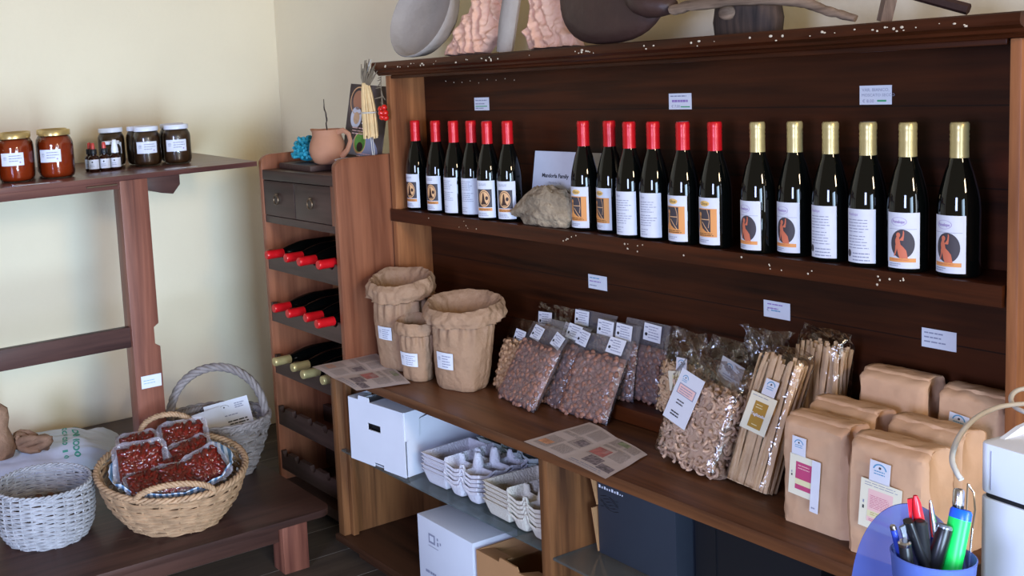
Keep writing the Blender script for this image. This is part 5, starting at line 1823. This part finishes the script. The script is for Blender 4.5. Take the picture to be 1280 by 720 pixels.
o.location = (-3.215, 1.300, ZB); o.rotation_euler = (0, 0, rad(68)); tag(o, 'blue and white striped cloth lining the tan basket', 'cloth')


def packet_proto():
    t = thing('tomato_packet', (0, 0, 0), 'x', 'tomato packet', 'vacuum packets of dried tomatoes in the tan basket')
    wv, H, T = .118, .095, .034
    rg = random.Random(5)
    def thk(a, b):
        e = min(a, 1 - a, b, 1 - b) * 2
        return T / 2 * min(1, max(0, (e - .10)) / .25) ** .55
    mb = MB()
    for sg in (-1, 1):
        mb.grid(lambda a, b: ((a - .5) * wv * 1.20 + .003 * noise.noise((b * 9, sg, 1)), sg * (thk(a, b) + .001 + .0028 * noise.noise((a * 14, b * 14, sg))), (b - .5) * H * 1.24 + .003 * noise.noise((a * 9, sg, 5))), 30, 26)
    mb.build('film', M['film_packet'], t, smooth=70)
    mb = MB()
    ow, oh, iw, ih = wv * .635, H * .67, wv * .49, H * .49
    N_ = 40
    def rim(a, k):
        th = 2 * PI * a; cx, sx = math.cos(th), math.sin(th)
        rr = (abs(cx) ** 6 + abs(sx) ** 6) ** (-1 / 6)
        x, z = cx * rr * (iw + (ow - iw) * k), sx * rr * (ih + (oh - ih) * k)
        wv2 = 1 + .05 * k * noise.noise((cx * 4, sx * 4, 9))
        return Vector((x * wv2, .014 * noise.noise((x * 30, z * 30, 3)) * (k + .1), z * wv2))
    mb.grid(lambda a, b: rim(a, b), N_, 5, cu=True)
    mb.build('sealed_edge', M['film_edge'], t, smooth=70)
    mb = MB()
    for k in range(130):
        a, b = rg.uniform(.10, .90), rg.uniform(.10, .90)
        th = thk(a, b)
        R_ = Matrix.Rotation(rg.uniform(0, 6), 3, 'Y') @ Matrix.Rotation(rg.uniform(-.8, .8), 3, 'X')
        s_ = rg.uniform(.8, 1.25)
        mb.blob(((a - .5) * wv * 1.1, rg.choice((-1, -1, -1, 1)) * max(0, th - .003), (b - .5) * H * 1.12), (.0115 * s_, .0042 * s_, .0065 * s_), R_, seg=7, rings=5, jit=.32)
    mb.grid(lambda a, b: ((a - .5) * wv, -max(0, thk(a, b) - .004), (b - .5) * H), 12, 12)
    o = mb.build('tomatoes', M['tomato'], t, smooth=60); o['kind'] = 'stuff'
    return t


pk = packet_proto()
# offsets in the basket frame: along TD (right in the photo), along VD (towards the viewer), height, lean, roll, scale
PK = [(-.105, -.105, .222, -50, 5, .98, 'dried tomato packet at the back left, near the rear handle'),
      (.050, -.110, .232, -44, 3, 1.16, 'wide dried tomato packet at the back right of the tan basket'),
      (-.060, -.055, .205, -64, 6, .84, 'narrow slanted dried tomato packet behind the big left one'),
      (-.098, .010, .205, -36, 3, 1.22, 'largest dried tomato packet, on the left of the tan basket'),
      (.075, -.020, .206, -56, 15, 1.08, 'dried tomato packet lying slanted at the right middle of the tan basket'),
      (.112, .068, .194, -42, 20, 1.0, 'dried tomato packet at the front right, against the striped cloth'),
      (.020, .098, .176, -58, 6, 1.02, 'dried tomato packet in the front middle, just behind the front handle'),
      (-.085, .105, .170, -64, 8, .92, 'dried tomato packet at the front left edge of the tan basket'),
      (.015, .038, .188, -70, 12, .9, 'dried tomato packet showing only as a thin edge in the middle of the basket')]
for k, (u, v_, z, lean, roll, s_, lab) in enumerate(PK):
    p = Vector((-3.215, 1.300, ZB)) + TD * u + VD * v_
    loc = (p.x, p.y, ZB + z + .004)
    rot = (Matrix.Rotation(rad(68 + roll * .5), 4, 'Z') @ Matrix.Rotation(rad(lean), 4, 'X') @ Matrix.Rotation(rad(-roll), 4, 'Y')).to_euler()
    if k == 0:
        pk.location = loc; pk.rotation_euler = rot; pk['label'] = lab; q = pk
    else:
        q = dup(pk, loc, lab, rot)
    q.scale = (s_ * 1.02, s_ * 1.02, s_ * 1.02)

# whitish basket on the left with walnuts
lb, at2 = basket('white_basket', (-3.372, .912, ZB), [(.128, 0), (.150, .04), (.158, .09), (.158, .14), (.155, .178)], 'round whitish wicker basket with walnuts, left of the tan basket', M['wick_white'], 28, .0068, .0038, .0042, yaw=rad(68), seed=4, rimr=.006, rim_n=2, rough=.45, slant=.15)
mb = MB()
def wal(a, b):
    th = 2 * PI * a; ph = PI * b
    p = Vector((math.sin(ph) * math.cos(th), math.sin(ph) * math.sin(th), math.cos(ph)))
    n = 1 + .06 * noise.noise(p * 4) + .05 * math.exp(-(p.x / .12) ** 2)
    return p * .0165 * n
mb.grid(wal, 20, 12, cu=True)
w0 = mb.build('walnut', M['walnut'], None, smooth=80)
wl = []
for lay in range(3):
    for (n, r_) in ((1, 0), (6, .038), (12, .076), (17, .108)):
        if lay == 0 and r_ > .1:
            continue
        for k in range(n):
            a = 2 * PI * (k + .5 * (lay % 2)) / n
            wl.append((-3.372 + r_ * math.sin(a), .912 + r_ * math.cos(a), ZB + .026 + lay * .029))
for k, p in enumerate(wl):
    o = w0 if k == 0 else w0.copy()
    if k:
        COL.objects.link(o)
    o.location = p; o.rotation_euler = (rnd.uniform(0, 6), rnd.uniform(0, 6), rnd.uniform(0, 6))
    tag(o, 'brown walnut in the heap inside the whitish round basket', 'walnut', 'walnuts in the whitish basket')

# grey basket with a tall handle and papers
gb, at3 = basket('grey_basket', (-3.525, 1.625, ZB), [(.115, 0), (.145, .06), (.168, .12), (.182, .17), (.186, .20)], 'grey wicker basket with a tall arched handle holding printed papers, by the wine rack', M['wick_grey'], 24, .0105, .0058, .0052, yaw=rad(65), seed=6, rimr=.011, slant=.5, rough=.8, ey=.8)
pts = arch(at3(-PI / 2 - .05, .16), at3(PI / 2 + .05, .16), .235, (0, 0, 0), n=56, pw=.8); twist(gb, 'handle', pts, .0125, 4, M['wick_grey'], 5)
mb = MB()
for k in range(30):
    th = 2 * PI * k / 30
    p0, p1 = at3(th, .185, .004), at3(th + .62, .200, .004)
    pm_ = (p0 + p1) / 2; rad_ = Vector((pm_.x, pm_.y, 0)).normalized()
    mb.tube([p0.lerp(p1, i / 10) + (Vector((0, 0, .024)) + rad_ * .014) * math.sin(PI * i / 10) for i in range(11)], .0055, 6)
mb.build('scalloped_edge', M['wick_grey'], gb, smooth=60)
for k, (u, v_, z, rz, lean, wv, hv, lab) in enumerate(((.050, -.030, .158, 60, -38, .170, .205, 'printed white sheet with a farm mark standing on the right in the grey basket'), (-.045, .020, .150, 72, -52, .185, .20, 'printed white sheet lying lower on the left in the grey basket'))):
    D = Decal(flat((0, 0, 0)), step=1)
    D.slab(-wv / 2, -hv / 2, wv / 2, hv / 2, 0, th=.0008)
    D.mb.box(-wv / 2, wv / 2, 0, .0004, -hv / 2, hv / 2)
    if k == 0:
        D.disc(-.01, hv * .36, .020, 2, r0=.0185, a0=.2, a1=PI - .2, ry=.7); D.disc(-.01, hv * .38, .003, 2); D.lines(.03, .07, hv * .42, .008, 3, 1, h=.004, seed=1)
        D.lines(-.03, .07, hv * .22, .012, 1, 1, h=.004, seed=2); D.lines(-.03, .07, hv * .1, .011, 6, 2, h=.005, seed=3, ragged=.1)
    else:
        D.lines(-.06, .02, hv * .38, .014, 2, 2, h=.006, seed=4); D.lines(-.06, .03, hv * .1, .011, 6, 1, h=.004, seed=5)
    o = D.build('printed_sheet', pm(), None)
    p = Vector((-3.525, 1.625, ZB)) + TD * u + VD * v_
    o.location = (p.x, p.y, ZB + z)
    o.rotation_euler = (Matrix.Rotation(rad(rz), 4, 'Z') @ Matrix.Rotation(rad(lean), 4, 'X') @ Matrix.Rotation(rad(-13 if k == 0 else -14), 4, 'Y')).to_euler()
    tag(o, lab, 'paper sheet')

# white plastic sack, root and brown sack at the far left
t = thing('plastic_sack', (-4.08, 1.11, ZB), 'white plastic sack with green print lying on the bench behind the whitish basket', 'sack', rot=(0, 0, rad(72)))
mb = MB()
def skf(a, b, top=True):
    x = (a - .5) * .62; y = (b - .5) * .36
    e = min(a, 1 - a, b, 1 - b) * 2
    h = .085 * min(1, e / .55) ** .6
    n = .010 * noise.noise((a * 6, b * 12, 2)) + .006 * noise.noise((a * 4, b * 30, 7))
    return (x + .01 * noise.noise((b * 7, 0, 3)), y + .012 * noise.noise((a * 8, 1, 3)), (h + n * min(1, e * 4) + .006) if top else .001)
mb.grid(lambda a, b: skf(a, b), 60, 40)
mb.grid(lambda a, b: skf(a, b, False), 60, 40)
mb.build('sack_body', M['sack'], t, smooth=70)
def sfn(u, v_, off):
    p = Vector(skf(u / .62 + .5, v_ / .36 + .5)); p.z += .0012 + off
    return p
D = Decal(sfn, step=.012)
for k, (u0, h_) in enumerate(((.085, .020), (.125, .026))):
    rg = random.Random(k + 3)
    v_ = -.15
    while v_ < .10:
        l_ = rg.uniform(.018, .034)
        D.disc(u0 + h_ * .5, v_ + l_ * .4, h_ * .5, 0, r0=h_ * .26, seg=12) if rg.random() < .6 else D.rect(u0, v_, u0 + h_, v_ + l_ * .35, 0)
        v_ += l_ * 1.15
D.disc(-.14, -.05, .055, 0, ry=.9)
D.build('green_print', [M['sack_green']], t)
mb = MB()
for k in range(7):
    a = rnd.uniform(0, 6); pts = []
    for i in range(9):
        q = i / 8
        pts.append((.055 * math.cos(a + q * 3.4) * (1 + .2 * math.sin(k * 2)), .038 * math.sin(a * 1.3 + q * 4.0), .034 + .020 * math.sin(k * 1.7 + q * 5)))
    mb.tube(pts, [.011 * (.8 + .4 * math.sin(PI * i / 8)) for i in range(9)], 7)
zmin = min(v_.z for v_ in mb.v)
for v_ in mb.v: v_.z -= zmin
o = mb.build('twisted_root', M['root'], None, smooth=70); o.location = (-3.94, 1.04, ZB + .088); o.scale = (1.25, 1.25, 1.2); tag(o, 'brown twisted knotted root lying on the white plastic sack', 'root')
mb = MB()
mb.lathe([(0, 0), (.05, .0), (.062, .03), (.055, .075), (.040, .11), (.048, .15), (.044, .185), (.020, .205), (0, .208)], 28)
for i, v_ in enumerate(mb.v):
    mb.v[i] = Vector((v_.x * (1 + .08 * noise.noise(v_ * 22)), v_.y * (1 + .08 * noise.noise(v_ * 22)), v_.z))
o = mb.build('dried_gourd', M['root'], None, smooth=70); o.location = (-3.99, .925, ZB + .085); tag(o, 'brown dried gourd standing on the plastic sack at the left edge of the photo', 'gourd')

# ================================================================ cash desk corner with printer, cup and pens
DZ = .915
desk = thing('cash_desk', (-.45, 1.30, 0), 'small dark desk in the right foreground under the printer and pen cup', 'desk')
mb = MB(); mb.box(-.775, -.12, 1.05, 1.56, DZ - .025, DZ); mb.build('desk_top', M['lower_dark'], desk, world=True, bevel=.003)
for x in (-.755, -.185):
    for y in (1.07, 1.49):
        mb = MB(); mb.box(x, x + .05, y, y + .05, 0, DZ - .025); mb.build('leg', M['lower_dark'], desk, world=True)

t = thing('label_printer', (-.735, 1.378, DZ + .0005), 'white boxy printer with a cable on the desk at the right edge', 'printer', rot=(0, 0, rad(-7)))
mb = MB()
pw, pd, ph = .24, .17, .198
def rbox(mb, x0, x1, y0, y1, z0, z1, r_=.012, taper=0.0):
    pts = []
    for cx, cy, a0 in ((x1 - r_, y0 + r_, -PI / 2), (x1 - r_, y1 - r_, 0), (x0 + r_, y1 - r_, PI / 2), (x0 + r_, y0 + r_, PI)):
        for k in range(6):
            a = a0 + PI / 2 * k / 5
            pts.append((cx + r_ * math.cos(a), cy + r_ * math.sin(a)))
    mb.prism(pts, 'z', z0, z1)
rbox(mb, 0, pw, 0, pd, 0, .128)
mb.build('lower_case', M['print_white'], t, bevel=.002)
mb = MB(); rbox(mb, .003, pw - .003, .003, pd - .003, .128, .134); mb.build('gap_seal', M['rubber_black'], t)
mb = MB(); rbox(mb, 0, pw, 0, pd, .134, ph); mb.build('upper_case', M['print_white'], t, bevel=.003)
mb = MB(); mb.box(.016, .0172, -.0006, .002, .140, .190); mb.build('seam', M['ink'], t)
mb = MB(); mb.prism([(.03, ph), (pd - .01, ph), (pd - .01, ph + .022), (pd - .03, ph + .02), (.06, ph + .010)], 'x', .006, .012); mb.build('paper_guide', M['print_white'], t)

CX = [(1280, 484, 1.62), (1266, 492, 1.62), (1264, 502, 1.60), (1272, 511, 1.58), (1286, 517, 1.56), (1300, 520, 1.54)]
def px_free(pts, name, r_, label):
    P_ = [Vector(p) for p in pts]; fine = []
    for i in range(len(P_) - 1):
        a, b, c, e = P_[max(i - 1, 0)], P_[i], P_[i + 1], P_[min(i + 2, len(P_) - 1)]
        for k in range(8):
            q = k / 8
            fine.append(.5 * ((2 * b) + (c - a) * q + (2 * a - 5 * b + 4 * c - e) * q * q + (3 * b - a - 3 * c + e) * q ** 3))
    fine.append(P_[-1])
    mb = MB(); mb.tube(fine, r_, 10)
    o = mb.build(name, M['cable'], None, smooth=70)
    return tag(o, label, 'cable')


px_free([(-0.80, 1.90, 1.0), (-0.824, 1.7714, 1.0654), (-0.8257, 1.6862, 1.0775), (-0.8236, 1.6288, 1.0874), (-0.8182, 1.5771, 1.0947), (-0.8079, 1.5122, 1.0983), (-0.7935, 1.4536, 1.0967), (-0.781, 1.411, 1.0887), (-0.7649, 1.3752, 1.0811), (-0.7498, 1.3587, 1.0725), (-0.742, 1.3549, 1.0669)], 'beige_cable', .0034, 'beige cable arcing down over the flour bags to the white printer')
px_free([(-0.8463, 1.8182, 1.0784), (-0.8577, 1.7551, 1.0808), (-0.8584, 1.7122, 1.0842), (-0.8516, 1.6817, 1.082), (-0.839, 1.6614, 1.077), (-0.8223, 1.6495, 1.0751), (-0.8078, 1.6544, 1.0717), (-0.7864, 1.6917, 1.0621), (-.74, 1.74, 1.03)], 'beige_cable', .0034, 'beige cable making a small loop at the right edge behind the printer')

CC = Vector((-.7065, 1.2335, DZ + .0005))
t = thing('pen_cup', CC, 'translucent blue plastic pen cup with a tall curved back, on the desk', 'pen cup')
mb = MB(); mb.lathe([(0, 0.001), (.034, .001), (.0365, .004), (.0435, .096), (.0445, .1), (.043, .101), (.0415, .098), (.0345, .006), (0, .005)], 40, cap=False)
mb.build('cup', M['cup_blue'], t, smooth=50)
rv = Vector((.87, .49, 0)); fv = Vector((-.49, .87, 0))
c0 = rv * -.024 + fv * .052
mb = MB()
def fin(off):
    def fn(a, b):
        th = PI * a
        x = .066 * math.cos(th) * b; z = .138 * math.sin(th) * b
        p = c0 + rv * x + fv * (off + .25 * x * x / .056 * .5) + Vector((0, 0, z))
        return p
    return fn
A_ = mb.grid(fin(0), 30, 8); B_ = mb.grid(fin(.003), 30, 8)
for k in range(29):
    mb.face([A_[-1][k], A_[-1][k + 1], B_[-1][k + 1], B_[-1][k]])
mb.build('curved_back', M['cup_blue'], t, smooth=50)
mb = MB()
p_ = [c0 + rv * -.05, c0 + rv * .05, c0 + rv * .05 - fv * .052, c0 - rv * .02 - fv * .09]
mb.prism([(q.x, q.y) for q in p_][::-1], 'z', -.0002, .004)
mb.build('foot_plate', M['cup_blue'], t)


def pen(name, top, foot, r_, label, mat, prof=None, flat_=1.0, extra=None, seg=16):
    """top and foot are world points; prof: (fraction along from foot, radius factor)"""
    top, foot = Vector(top), Vector(foot)
    ax = top - foot
    L_ = ax.length
    q = ax.to_track_quat('Z', 'Y')
    t = thing(name, foot, label, 'pen', 'pens in the cup')
    t.rotation_mode = 'XYZ'; t.rotation_euler = q.to_euler()
    prof = prof or [(0, .4), (.06, 1), (.97, 1), (1, .7)]
    mb = MB(); mb.lathe([(0, 0)] + [(r_ * k, L_ * s_) for s_, k in prof] + [(0, L_ * prof[-1][0])], seg, ey=flat_)
    mb.build('barrel', M[mat], t, smooth=40)
    if extra:
        extra(t, L_, r_)
    return t


def clip(mat, frac=.7, ln=.25):
    def fn(t, L_, r_):
        mb = MB(); mb.hexa([(-.002, -r_ - .004, L_ * frac), (.002, -r_ - .004, L_ * frac), (.002, -r_ - .0025, L_ * frac), (-.002, -r_ - .0025, L_ * frac), (-.002, -r_ - .003, L_ * .97), (.002, -r_ - .003, L_ * .97), (.002, -r_ * .6, L_ * .98), (-.002, -r_ * .6, L_ * .98)])
        mb.build('clip', M[mat], t)
    return fn


def capd(mat, frac=.93, k=1.05, dome=True):
    def fn(t, L_, r_):
        mb = MB(); mb.lathe([(r_ * k * .98, L_ * frac), (r_ * k, L_ * (frac + .005)), (r_ * k, L_ * .995), (r_ * .8, L_ * 1.012), (r_ * .5, L_ * 1.014), (0, L_ * 1.012)], 20, cap=False); mb.build('end_cap', M[mat], t)
    return fn


def ft(dx, dy):
    return (CC.x + dx, CC.y + dy, DZ + .008)


pen('red_pen', (-.7225, 1.2245, 1.085), ft(.004, .000), .0058, 'glossy red pen cap standing tallest in the cup', 'pen_red', [(0, .5), (.05, 1), (.85, 1), (.95, .8), (1, .4)], extra=clip('pen_red', .75))
pen('black_marker', (-.7215, 1.2095, 1.058), ft(.010, .012), .0085, 'flat glossy black marker at the left of the cup', 'pen_black', [(0, .6), (.05, 1), (.97, 1), (1, .92)], flat_=.7, extra=clip('pen_grey', .78))
pen('black_pen', (-.7195, 1.1985, 1.036), ft(-.012, -.012), .0068, 'black pen with a round silver end at the front of the cup', 'pen_black', [(0, .6), (.05, 1), (.99, 1), (1, .9)], extra=capd('metal', .96))
pen('grey_pen', (-.7115, 1.2165, 1.058), ft(-.006, .010), .0062, 'silver grey pen in the middle of the cup', 'pen_grey', [(0, .5), (.05, 1), (.96, 1), (1, .6)], extra=capd('rubber_black', .30, 1.12))


def tip(t, L_, r_):
    mb = MB(); mb.lathe([(r_ * 1.03, L_ * .72), (r_ * .95, L_ * .80), (r_ * .42, L_ * .97), (r_ * .2, L_ * 1.002), (0, L_ * 1.003)], 16, cap=False); mb.build('metal_tip', M['metal'], t)


pen('ballpoint_pen', (-.7120, 1.2365, 1.079), ft(.002, .022), .0046, 'slim ballpoint pen with a chrome tip pointing up', 'pen_blue', [(0, .6), (.05, 1), (.72, 1), (.75, .9), (.97, .35), (1, .15)], extra=tip)
def wtxt(t, L_, r_):
    D = Decal(cyl(r_, 0), step=.004); D.off = .0003
    D.text('Work', -.0, L_ * .10, .010, 0, rot=PI / 2 if False else rad(90))
    D.build('print', [M['lid_white']], t)
    capd('pen_grey', .955, 1.0)(t, L_, r_)
pen('black_board_marker', (-.7005, 1.2470, 1.049), ft(-.006, -.026), .0082, 'thick black marker with white lettering and a clear grey end', 'pen_black', [(0, .8), (.04, 1), (.62, 1), (.625, 1.06), (.97, 1.06), (1, .9)], extra=wtxt)
def hl(t, L_, r_):
    mb = MB(); mb.lathe([(r_ * .99, L_ * .93), (r_ * 1.0, L_ * .935), (r_ * .98, L_ * 1.0), (r_ * .85, L_ * 1.02), (0, L_ * 1.02)], 24, ey=.66, cap=False); mb.build('end_cap', M['hl_blue'], t)
    D = Decal(flat((0, -r_ * .66 - .0004, 0)), step=.004)
    D.lines(L_ * .45, L_ * .85, .004, .005, 2, 0, h=.003, seed=2, ragged=.1)
    for i, v_ in enumerate(D.mb.v):
        D.mb.v[i] = Vector((v_.z, v_.y, v_.x))
    D.build('print', [M['pen_grey']], t)
pen('green_highlighter', (-.6935, 1.2665, 1.064), ft(.010, -.008), .0125, 'bright green highlighter with a blue end at the right of the cup', 'hl_green', [(0, .8), (.04, 1), (.94, 1), (1, .95)], flat_=.66, extra=hl, seg=24)
pen('chrome_pen', (-.7000, 1.2730, 1.086), ft(.020, .006), .0058, 'dark pen with a chrome end leaning at the back of the cup', 'pen_black', [(0, .6), (.05, 1), (.90, 1), (1, .8)], extra=capd('metal', .90))
pen('blue_pen', (-.7340, 1.2000, 1.049), ft(-.022, .004), .0036, 'thin dark blue pen at the left rim of the cup', 'pen_blue', [(0, .6), (.05, 1), (.98, 1), (1, .7)], extra=capd('metal', .97, 1.0))
mb = MB()
mb.tube([(0, 0, 0), (.0, .0, .055), (-.006, .018, .068), (-.012, .030, .084), (-.018, .042, .092), (-.012, .044, .082), (-.004, .032, .066), (.004, .012, .052), (.004, .004, .0)], .0012, 6)
o = mb.build('wire_hook', M['metal'], None); o.location = (-.692, 1.268, DZ + .075); tag(o, 'bent thin wire hook rising from the right of the pen cup', 'wire hook')
mb = MB(); rbox(mb, -.035, .035, -.06, .06, 0, .012, .008)
t = thing('card_terminal', (-.690, 1.330, DZ + .0005), 'flat black device lying between the pen cup and the printer', 'device', rot=(0, 0, rad(35)))
mb.build('case', M['rubber_black'], t, bevel=.002)
mb = MB(); mb.box(-.028, .028, -.02, .05, .012, .0126); mb.build('screen', M['pen_grey'], t)
